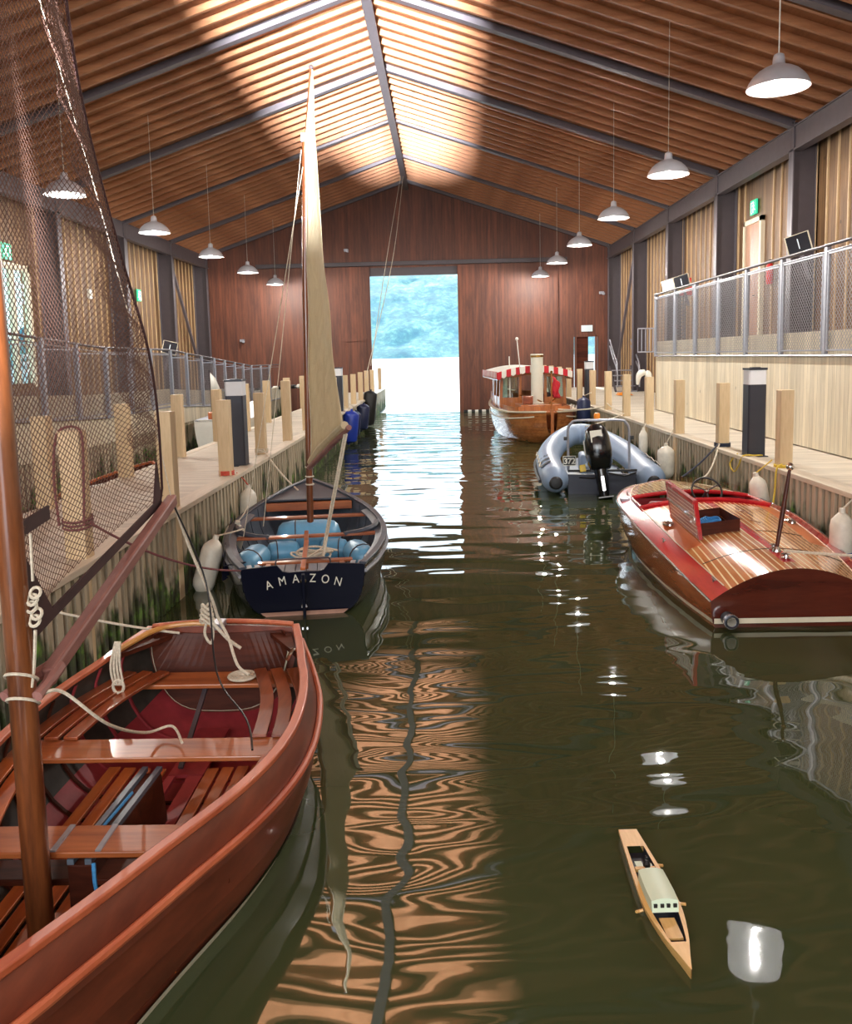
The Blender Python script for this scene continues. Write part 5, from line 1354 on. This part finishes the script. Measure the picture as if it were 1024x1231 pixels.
    bk = m.build('aft_bulkhead', M['launchcabin'], r, smooth=0, bevel=.01)
    for sg in (-1, 1):
        MB().box(min(sg*(X-.05),sg*(X-.57)), max(sg*(X-.05),sg*(X-.57)), ca-.005, ca+.005, 1.2, 1.84).build('pane', M['glass'], bk, smooth=0)
        MB().box(min(sg*(X-.06),sg*(X-.22)), max(sg*(X-.06),sg*(X-.22)), ca+.03, ca+.06, 1.2, 1.84).build('curtain', M['white'], bk, smooth=0)
    m = MB(); m.box(-.9,.9,cb-.03,cb+.03,.9,1.25); m.beam((-.8,cb,.9),(-.8,cb,1.95),.07,.07,(0,1,0)); m.beam((.8,cb,.9),(.8,cb,1.95),.07,.07,(0,1,0)); m.beam((0,cb,.9),(0,cb,1.95),.07,.07,(0,1,0)); m.build('fore_bulkhead', M['launchcabin'], r, smooth=0)
    # canopy: cambered roof with striped valance
    ya, yb = 2.9, 7.3; rows = []
    for i in range(9):
        y = lerp(ya, yb, i/8); W = X+.14
        rows.append([(x*W, y, 1.98+.20*(1-x*x)) for x in [k/8 for k in range(-8, 9)]])
    m = MB(); m.grid(rows); cn = m.build('canopy', M['white'], r, smooth=60); sm = cn.modifiers.new('t','SOLIDIFY'); sm.thickness = .04
    val = MB()
    def vpanel(p, q, hgt=.22):
        p, q = Vector(p), Vector(q); n = max(2, int((q-p).length/.16)); 
        for k in range(n):
            a = p.lerp(q, k/n); b = p.lerp(q, (k+1)/n); mid = (a+b)/2
            val.add([a+Vector((0,0,.01)), b+Vector((0,0,.01)), b-Vector((0,0,hgt*.8)), mid-Vector((0,0,hgt)), a-Vector((0,0,hgt*.8))], [(0,1,2,3,4)], mi=k % 2)
    for i in range(16):
        a, b = -1+i/8, -1+(i+1)/8; W = X+.16
        val.add([(a*W,ya-.02,2.0+.20*(1-a*a)),(b*W,ya-.02,2.0+.20*(1-b*b)),(b*W,ya-.02,1.8+.20*(1-b*b)),((a+b)/2*W,ya-.02,1.77+.2*(1-a*a)),(a*W,ya-.02,1.8+.2*(1-a*a))], [(0,1,2,3,4)], mi=i % 2)
    for sg in (-1, 1): vpanel((sg*(X+.16),ya,2.02),(sg*(X+.16),yb,2.02))
    v = val.build('valance', [M['redcloth'], M['white']], cn, smooth=0); sm = v.modifiers.new('t','SOLIDIFY'); sm.thickness = .01
    m = MB(); 
    for sg in (-1,1): m.tube([(sg*(X+.12),ya,1.78),(sg*(X+.12),yb,1.78)], .025, 6)
    m.tube([(-(X+.12),ya,1.78),(-(X+.1),ya,1.78)], .02, 6); m.build('canopy_rail', M['launchcabin'], cn)
    # mast light, jack staff, side stanchions
    MB().tube([(-.45,2.85,1.95),(-.55,2.85,3.0)], .016, 6).build('mast', M['white'], r); MB().ball((-.555,2.85,3.04), .05, 10).build('mast_ball', M['white'], r)
    MB().tube([(-.72,ca,.9),(-.74,ca,2.5)], .02, 6).build('flag_halyard_pole', M['white'], r)
    # ensign at the stern
    s = E('ensign', 'red ensign drooping from a wooden staff at the steam launch stern', 'flag', xf(LAU_LOC,LAU_RZ) @ Vector((0,.06,.92)))
    MB().tube([(0,0,0),(0,-.06,1.1)], .022, 8).build('staff', M['launchcabin'], s); MB().ball((0,-.06,1.13), .04, 8).build('ball_finial', M['brass'], s)
    rows = []
    for i in range(9):
        t = i/8; rows.append([(.02+.05*j+.03*math.sin(j*1.6+i), -.06+.05*math.sin(j*2.1+t*3), 1.02-.62*t-.05*j*(1-t)*.8) for j in range(5)])
    fl = MB().grid(rows).build('flag_cloth', M['redcloth'], s, smooth=60); sm = fl.modifiers.new('t','SOLIDIFY'); sm.thickness = .006
    tag(MB().tube(sag(xf(LAU_LOC,LAU_RZ) @ Vector((.2,.1,1.0)), (4.5,23.4,1.1), .05), .02, 5).build('rope', M['rope']), 'pale mooring rope from the launch stern to the right dock post', 'rope')
    m = MB()
    for k in range(3): m.tube(spline([(1.0+.02*k,2.2+.4*k,.95),(1.12,2.25+.4*k,.75+.03*k),(1.2,2.3+.4*k,.95)],5), .03, 6)
    m.build('looped_rope', M['white'], r)
    tag(MB().tube(sag((4.48,23.3,1.2),(4.48,20.9,1.12),.06), .018, 5).build('rope', M['rope']), 'pale rope slung between two right dock posts by the inflatable bow', 'rope')
    tag(MB().tube(sag((4.42,20.8,1.08),(3.35,20.0,.85),.03), .016, 5).build('rope', M['rope']), 'grey bow rope tying the inflatable to the right dock', 'rope')

def model_boat():
    L = 1.05; hbf = curve([(0,.048),(.2,.064),(.45,.082),(.62,.085),(.8,.056),(.93,.02),(1,.002)])
    r = E('model_boat', 'small yellow wooden model motor boat floating alone in the foreground water', 'model boat', (.945, 4.325, 0), PI+.035)
    z1 = .045; m = MB(); rows = []
    for i in range(25):
        t = i/24; hb = hbf(t); rows.append([(-hb,t*L,z1),(-hb*.96,t*L,.02),(-hb*.7,t*L,-.02),(0,t*L,-.03),(hb*.7,t*L,-.02),(hb*.96,t*L,.02),(hb,t*L,z1)])
    m.grid(rows, flip=True); m.add(rows[0], [tuple(range(7))]); m.build('hull', M['pine'], r, smooth=40)
    ts = sorted(set([i/40 for i in range(41)] + [.15,.40,.66,.84])); us = [-1,-.72,-.5,-.25,0,.25,.5,.72,1]
    hole = lambda i, j: (.149 < (ts[i]+ts[i+1])/2 < .84) and abs(us[j]+us[j+1])/2 < .72
    MB().grid([[(hbf(t)*u,t*L,z1) for u in us] for t in ts], skip=hole, flip=True).build('deck', M['pine'], r, smooth=0)
    m = MB(); rows = [[(-hbf(t)*.72,t*L,z1),(-hbf(t)*.72,t*L,.006),(hbf(t)*.72,t*L,.006),(hbf(t)*.72,t*L,z1)] for t in [.149+.691*k/16 for k in range(17)]]
    m.grid(rows, flip=True); m.build('cockpit_lining', M['anthracite'], r, smooth=0)
    w = .062; m = MB()
    rows = [[(x*(hbf(t)*.74), t*L, .095+.012*(1-x*x)) for x in [k/4 for k in range(-4,5)]] for t in [.42,.5,.58,.645]]
    m.grid(rows)
    for side in (0, -1): m.grid([[rows[k][side] for k in range(4)], [(rows[k][side][0], rows[k][side][1], .045) for k in range(4)]])
    m.add([*rows[-1], (rows[-1][-1][0],rows[-1][-1][1]+.01,.045), (rows[-1][0][0],rows[-1][0][1]+.01,.045)], [tuple(range(11))]); m.add([*rows[0], (rows[0][-1][0],rows[0][-1][1],.07), (rows[0][0][0],rows[0][0][1],.07)], [tuple(range(10,-1,-1))])
    cb = m.build('cabin', M['mint'], r, smooth=30)
    for x in (-.045,-.014,.014,.045): MB().box(x-.008,x+.008,.645*L+.001,.645*L+.011,.068,.084).build('cabin_window', M['black'], cb, smooth=0)
    MB().box(-.035,.035,.67*L,.80*L,.02,.03).build('fore_floor', M['pine'], r, smooth=0)
    MB().box(-.05,.05,.32*L,.34*L,.03,.047).build('cockpit_beam', M['pine'], r, smooth=0)
    MB().box(.0,.035,.26*L,.31*L,.02,.035).box(-.045,-.02,.28*L,.31*L,.02,.035).build('cockpit_seat', M['mint'], r, smooth=0)
    fg = MB(); fg.tube([(-.012,.32*L,.02),(-.012,.32*L,.06),(-.012,.315*L,.075)], [.016,.018,.008], 8); fg.ball((-.012,.315*L,.09), .011, 8); fg.build('helmsman_figure', M['black'], r)
    for y, s in ((.27,-1),(.56,-1),(.60,1)): 
        b = hbf(y); MB().tube([(s*b,y*L,.02),(s*(b+.02),y*L,.015),(s*(b+.035),(y+.01)*L,.02)], .007, 6).build('side_fitting', M['pine'], r)

def small_boats():
    r = E('rowing_boat', 'dark rowing boat with orange rail in the channel behind the left dock', 'boat', ROW_LOC, ROW_RZ)
    m = MB(); ROW.skin(m, N=5, nt=20, th=.02, lap=.01); m.build('hull', [M['launchhull'], M['varnish_dark']], r, smooth=30)
    m = MB()
    for sg in (-1,1): m.bar([ROW.rail(i/20, sg, .01, .01) for i in range(21)], .05, .04)
    m.build('gunwale', M['varnish_bright'], r); m = MB(); ROW.transom(m); m.build('transom', M['launchhull'], r, smooth=0)
    for y in (.9, 2.0): MB().box(-.6,.6,y-.1,y+.1,.28,.31).build('thwart', M['varnish_x'], r, smooth=0)
    g = E('boarding_rail', 'white tubular frame standing by the dark rowing boat behind the left dock', 'rail', (-5.0, 12.3, 0))
    m = MB()
    for z in (.35,.55,.75): m.tube([(-.45,0,z),(.35,.9,z+.06)], .014, 6)
    for t in (0,.5,1): m.tube([(-.45+.8*t,.9*t,-.2),(-.45+.8*t,.9*t,.82)], .014, 6)
    m.build('frame', M['white'], g)
    r = E('motor_boat', 'white hulled boat with orange top moored behind the left dock', 'boat', WHT_LOC, WHT_RZ)
    m = MB(); WHT.skin(m, N=4, nt=20, th=.03, lap=.0); m.build('hull', [M['white'], M['white']], r, smooth=40); m = MB(); WHT.transom(m, crown=.02); m.build('transom', M['white'], r, smooth=0)
    MB().panel([WHT.rail(i/16,-1,0,.02) for i in range(17)], [WHT.rail(i/16,1,0,.02) for i in range(17)], .03).build('deck', M['galv'], r, smooth=0)
    MB().box(-.28,.10,.1,.5,1.12,1.32).build('engine_cover', M['varnish_bright'], r, smooth=0, bevel=.03)
    s = E('flag', 'white pennant on a short pole above the white boat', 'flag', (-5.75, 21.2, 1.1))
    MB().tube([(0,0,0),(-.02,0,1.25)], .014, 6).build('pole', M['steeldark'], s)
    f = MB().grid([[(0,0,1.2),(0,0,.7)],[(.12,.03,1.05),(.14,.05,.55)],[(.22,0,.8),(.2,0,.45)]]).build('pennant_cloth', M['white'], s, smooth=60); sm = f.modifiers.new('t','SOLIDIFY'); sm.thickness = .005

def extras():
    # exit signs
    def exitsign(name, label, loc, w, hgt, face, d=.04):
        o = E(name, label, 'exit sign', loc)
        if face == 'x+': MB().box(0,d,-w/2,w/2,-hgt/2,hgt/2).build('sign_box', M['green'], o, smooth=0); s, X = 1, d
        else: MB().box(-d,0,-w/2,w/2,-hgt/2,hgt/2).build('sign_box', M['green'], o, smooth=0); s, X = -1, -d
        # running figure, arrow and doorway symbol
        m = MB(); e = s*.004; k = hgt
        m.ball((X+e, -.05*k*2*.5, .3*k), .07*k, 8)
        for (a, b) in (((0,.2),(-.04,-.05)),((-.04,-.05),(.10,-.2)),((.10,-.2),(.05,-.38)),((-.04,-.05),(-.18,-.18)),((-.18,-.18),(-.3,-.2)),((0,.16),(.17,.05)),((0,.16),(-.16,.06))):
            m.tube([(X+e, a[0]*k-.02, a[1]*k), (X+e, b[0]*k-.02, b[1]*k)], .03*k, 5)
        for (y0,y1,z0,z1) in ((.22,.42,.30,.34),(.38,.42,-.38,.34),(.22,.42,-.42,-.38)): m.box(min(X,X+e*1.5),max(X,X+e*1.5), y0*k, y1*k, z0*k, z1*k)
        m.build('symbol', M['exitwhite'], o); return o
    exitsign('exit_sign', 'green exit sign above the brown door on the right wall', (8.0,22.25,6.12), .42, .36, 'x-')
    exitsign('exit_sign', 'green exit sign high above the glazed door at far left', (-10.93,21.75,5.45), .5, .4, 'x+')
    exitsign('exit_sign', 'small green exit sign on the left wall boards beyond the net', (-10.93,31.2,5.0), .36, .42, 'x+')
    o = MB().box(6.35,6.85,38.92,38.98,3.5,3.78).build('wall_sign', M['signwhite'], smooth=0); tag(o, 'small white sign above the doorway in the red end wall', 'sign')
    m = MB(); m.box(7.83,7.87,28.2,28.95,4.55,4.75); m.box(7.83,7.87,28.2,28.95,4.95,5.15)
    # red and white safety notice beside the black information panels
    n = E('safety_notice', 'red and white notice behind the railing on the right platform', 'notice', (6.3,22.3,4.25))
    MB().box(-.16,.16,-.01,.01,-.28,-.05).build('red_panel', M['redpaint'], n, smooth=0); MB().box(-.0,.3,.02,.03,-.3,.0).build('white_panel', M['signwhite'], n, smooth=0); MB().box(-.02,.02,.0,.03,-1.5,-.05).build('post', M['steel'], n, smooth=0)
    MB().box(-.14,.14,-.01,.01,.05,.16).build('red_panel', M['redpaint'], n, smooth=0)
    # slanted information panels on the railings
    first = None
    for (x, y, z, s, lab) in ((5.86,14.3,4.26,1,'large slanted black information panel on the right hand railing'), (5.86,21.1,4.22,1,'right one of two small slanted black panels on the far railing'),
                           (5.86,22.2,4.22,1,'left one of two small slanted black panels on the far railing'), (-7.1,22.4,2.95,-1,'slanted black panel on the left walkway railing')):
        if first is None:
            o = E('information_panel', lab, 'information panel', (x,y,z), 0, 'slanted panels on the railings')
            MB().box(-.17,.17,-.012,.0,-.16,.16).build('screen', M['screen'], o, smooth=0).rotation_euler = (-.35,0,0)
            MB().box(-.19,.19,.0,.05,-.18,.18).build('frame', M['larch'], o, smooth=0).rotation_euler = (-.35,0,0)
            MB().box(-.03,.03,.02,.06,-.6,-.1).build('bracket', M['steel'], o, smooth=0); MB().box(-.008,.008,-.018,-.012,-.10,.08).build('glare_strip', M['signwhite'], o, smooth=0).rotation_euler = (-.35,0,0)
            first = o; o.rotation_euler = (0,-.28,-.45)
        else:
            o = dup(first, (x,y,z), None, lab)
            if s < 0: o.rotation_euler = (0,.25,.3)
    # red extinguishers
    def ext(loc, lab):
        o = E('fire_extinguisher', lab, 'fire extinguisher', loc); MB().lathe([(.07,0),(.08,.02),(.08,.42),(.05,.5),(.02,.52)], n=14).build('cylinder', M['redpaint'], o)
        MB().box(-.02,.06,-.03,.03,.52,.58).tube([(0,.03,.53),(0,.12,.45),(0,.1,.2)], .012, 5).build('valve', M['black'], o)
    ext((-10.85,25.4,2.6), 'red fire extinguisher on the left wall behind the railing'); ext((7.9,20.9,4.1), 'red fire extinguisher on the right wall beside the brown door')
    # small wall boxes
    for (x,y,z,lab) in ((7.97,24.3,5.75,'white alarm sounder on the right wall left of the brown door'), (-10.95,24.9,4.4,'small white wall box seen through the net at left'), (-10.95,26.9,4.75,'small white detector high on the left wall behind the net edge')):
        o = MB().box(-.05,.05,-.09,.09,-.15,.15).box(-.07,.07,-.05,.05,-.06,.06).build('wall_box', M['white'], smooth=0, bevel=.01); o.location = (x,y,z); tag(o, lab, 'wall box')
    # cameras / lamps on end wall
    for (x,z,lab) in ((-4.15,7.35,'small white security camera high on the red end wall'), (-9.0,3.45,'small dark vent low on the left of the end wall'), (7.25,5.2,'tiny white sensor at the right of the end wall')):
        o = MB().box(x-.1,x+.1,38.82,38.99,z-.06,z+.06).box(x+.02,x+.12,38.74,38.84,z-.1,z).build('wall_camera', M['galv'], smooth=0, bevel=.01); tag(o, lab, 'camera' if 'camera' in lab else 'wall fitting')
    # float line on back channel and across the doorway
    def floats(lab, p0, p1, n, rr):
        o = E('float_line', lab, 'float line', p0); d = Vector(p1)-Vector(p0)
        MB().tube([(0,0,0), d], .02, 6).build('line', M['rope'], o)
        for k in range(n):
            c = d*((k+.5)/n); u = d.normalized()*.09
            MB().tube([c-u*1.1, c-u, c+u, c+u*1.1], [rr*.6, rr, rr, rr*.6], 12).build('float', M['white'] if k % 2 else M['black'], o)
    floats('row of black and white floats on a rail behind the left dock', (-7.9,36.0,1.32), (-5.2,35.0,1.5), 10, .085)
    floats('row of white floats on the water at the foot of the end wall', (1.0,38.7,.03), (2.3,38.7,.03), 8, .07)
    # stair with curved handrails
    s = E('steel_stair', 'small steel stair with curved handrails at the far right corner', 'stair', (6.9,33.5,1.0))
    for k in range(5): MB().box(-.1,.75,.25*k,.25*k+.24,.2*k,.2*k+.04).build('tread', M['galv'], s, smooth=0)
    for x in (-.1,.75):
        for dz in (0,.25): MB().tube(spline([(x,-.3,.2+dz),(x,-.28,.7+dz),(x,-.1,.95+dz),(x,.5,1.3+dz),(x,1.2,1.8+dz)],5), .03, 6).build('handrail', M['galv'], s)
        MB().beam((x,0,.0),(x,1.25,.95),.04,.16).build('stringer', M['steeldark'], s, smooth=0)
    # short balcony rail beyond the platform end
    b = E('gate_railing', 'short steel barred gate at the far end of the right platform', 'railing', (5.55,23.0,2.55))
    MB().tube([(-.3,0,0),(.2,0,0)], .02, 6).build('rail', M['galv'], b); MB().tube([(-.3,0,.62),(.2,0,.62)], .02, 6).build('rail', M['galv'], b)
    m = MB(); 
    for k in range(6): m.tube([(-.3+.1*k,0,0),(-.3+.1*k,0,.62)], .012, 5)
    m.build('bars', M['galv'], b)
    # white floats hung on post top, orange cloth on dock
    m = MB(); m.tube(spline([(5.35,22.6,2.05),(5.2,22.6,1.95),(5.15,22.6,1.7)],5), [.05,.07,.08,.09,.09,.08,.07,.06,.05,.04,.03], 10); m.tube(spline([(5.38,22.6,2.05),(5.45,22.6,1.9),(5.5,22.6,1.6)],5), [.05,.07,.08,.09,.09,.08,.07,.06,.05,.04,.03], 10)
    tag(m.build('cloth_bundle', M['white'], smooth=60), 'white cloth bundle hanging at the end of the right platform', 'cloth')
    m = MB(); random.seed(5)
    m.grid([[(6.3+.07*i, 30.6+.1*j, 1.02+.1*random.random()*(0 < i < 8 and 0 < j < 6)) for i in range(9)] for j in range(7)], flip=True); tag(m.build('orange_cloth', M['orange'], smooth=70), 'crumpled orange cloth lying on the far right dock', 'cloth')

def lights_camera():
    w = bpy.data.worlds.new('World'); SC.world = w; w.use_nodes = True; nt = w.node_tree; bg = nt.nodes['Background']
    tc = nt.nodes.new('ShaderNodeTexCoord'); sp = nt.nodes.new('ShaderNodeSeparateXYZ'); rp = nt.nodes.new('ShaderNodeValToRGB')
    nt.links.new(tc.outputs['Generated'], sp.inputs[0]); nt.links.new(sp.outputs[2], rp.inputs[0]); nt.links.new(rp.outputs[0], bg.inputs[0])
    rp.color_ramp.elements[0].position = 0; rp.color_ramp.elements[0].color = (.80,.90,1,1); rp.color_ramp.elements[1].position = .6; rp.color_ramp.elements[1].color = (.70,.86,1,1)
    bg.inputs[1].default_value = SKY
    def area(name, loc, rot, sx, sy, e, col=(1,1,1), spread=None):
        L = bpy.data.lights.new(name, 'AREA'); L.shape = 'RECTANGLE'; L.size = sx; L.size_y = sy; L.energy = e; L.color = col
        if spread: L.spread = spread
        o = bpy.data.objects.new(name, L); COL.objects.link(o); o.location = loc; o.rotation_euler = rot; return o
    # added fill light behind the camera, brightening the whole hall from the front
    area('front_fill', (-1.4,-6.5,5.6), (PI/2,0,0), 15, 5, FRONT_FILL, (1,.98,.95))
    # added upward sun lamp standing in for sunlight thrown off water onto the ridge
    L = bpy.data.lights.new('water_light_stand_in', 'SUN'); L.energy = SUNUP; L.color = (.97,.97,1); L.angle = math.radians(2.5)
    o = bpy.data.objects.new('water_light_stand_in', L); COL.objects.link(o); o.location = (RX,-30,-6)
    for e2 in (18.5, 23.5):   # steeper copies added to fill the dark stripes between joists
        L2 = L.copy(); L2.energy = SUNUP*.35; o2 = bpy.data.objects.new('stripe_fill_sun', L2); COL.objects.link(o2); o2.location = (RX,-30,-6)
        e = math.radians(e2); o2.rotation_euler = Vector((0, math.cos(e), math.sin(e))).to_track_quat('-Z','Y').to_euler()
    e = math.radians(13.5); o.rotation_euler = Vector((0, math.cos(e), math.sin(e))).to_track_quat('-Z','Y').to_euler()
    L = bpy.data.lights.new('sun', 'SUN'); L.energy = 7; L.color = (1,.97,.92); L.angle = math.radians(1)
    o = bpy.data.objects.new('sun', L); COL.objects.link(o); o.rotation_euler = Vector((.02,-math.cos(.65),-math.sin(.65))).to_track_quat('-Z','Y').to_euler()
    cam = bpy.data.cameras.new('camera'); co = bpy.data.objects.new('camera', cam); COL.objects.link(co)
    R = Matrix(((0.9995814251439167,-0.02093824601632737,-0.019964076763431347),(0.017443097057447392,-0.11434919182104401,0.9932874713268653),(-0.02308057348292929,-0.9932199414951525,-0.11393610026705875)))
    cm = Matrix.Identity(4)
    for i in range(3): cm[i][0] = R[i][0]; cm[i][1] = -R[i][1]; cm[i][2] = -R[i][2]
    cm[2][3] = 2.59; co.matrix_world = cm
    cam.sensor_fit = 'VERTICAL'; cam.sensor_height = 36; cam.lens = 1025/1231*36; cam.shift_y = -(615.5-545)/1231; cam.clip_end = 3000; cam.clip_start = .05
    SC.camera = co
    SC.view_settings.view_transform = 'Standard'; SC.view_settings.look = 'None'; SC.view_settings.gamma = 1; SC.view_settings.use_curve_mapping = False; SC.view_settings.exposure = EXPO
    SC.cycles.use_denoising = True; SC.cycles.max_bounces = 8; SC.cycles.volume_bounces = 1; SC.cycles.sample_clamp_indirect = 8; SC.cycles.caustics_reflective = True; SC.cycles.caustics_refractive = False; SC.cycles.volume_step_rate = 5

SKY = 4.0; FRONT_FILL = 1500; SUNUP = 28; EXPO = 0.0
setting(); mooring_posts(); bollards(); pendants(); railings(); fenders()
red_dinghy(); net_sail(); amazon(); speedboat(); inflatable(); steam_launch(); model_boat(); small_boats(); extras(); lights_camera()
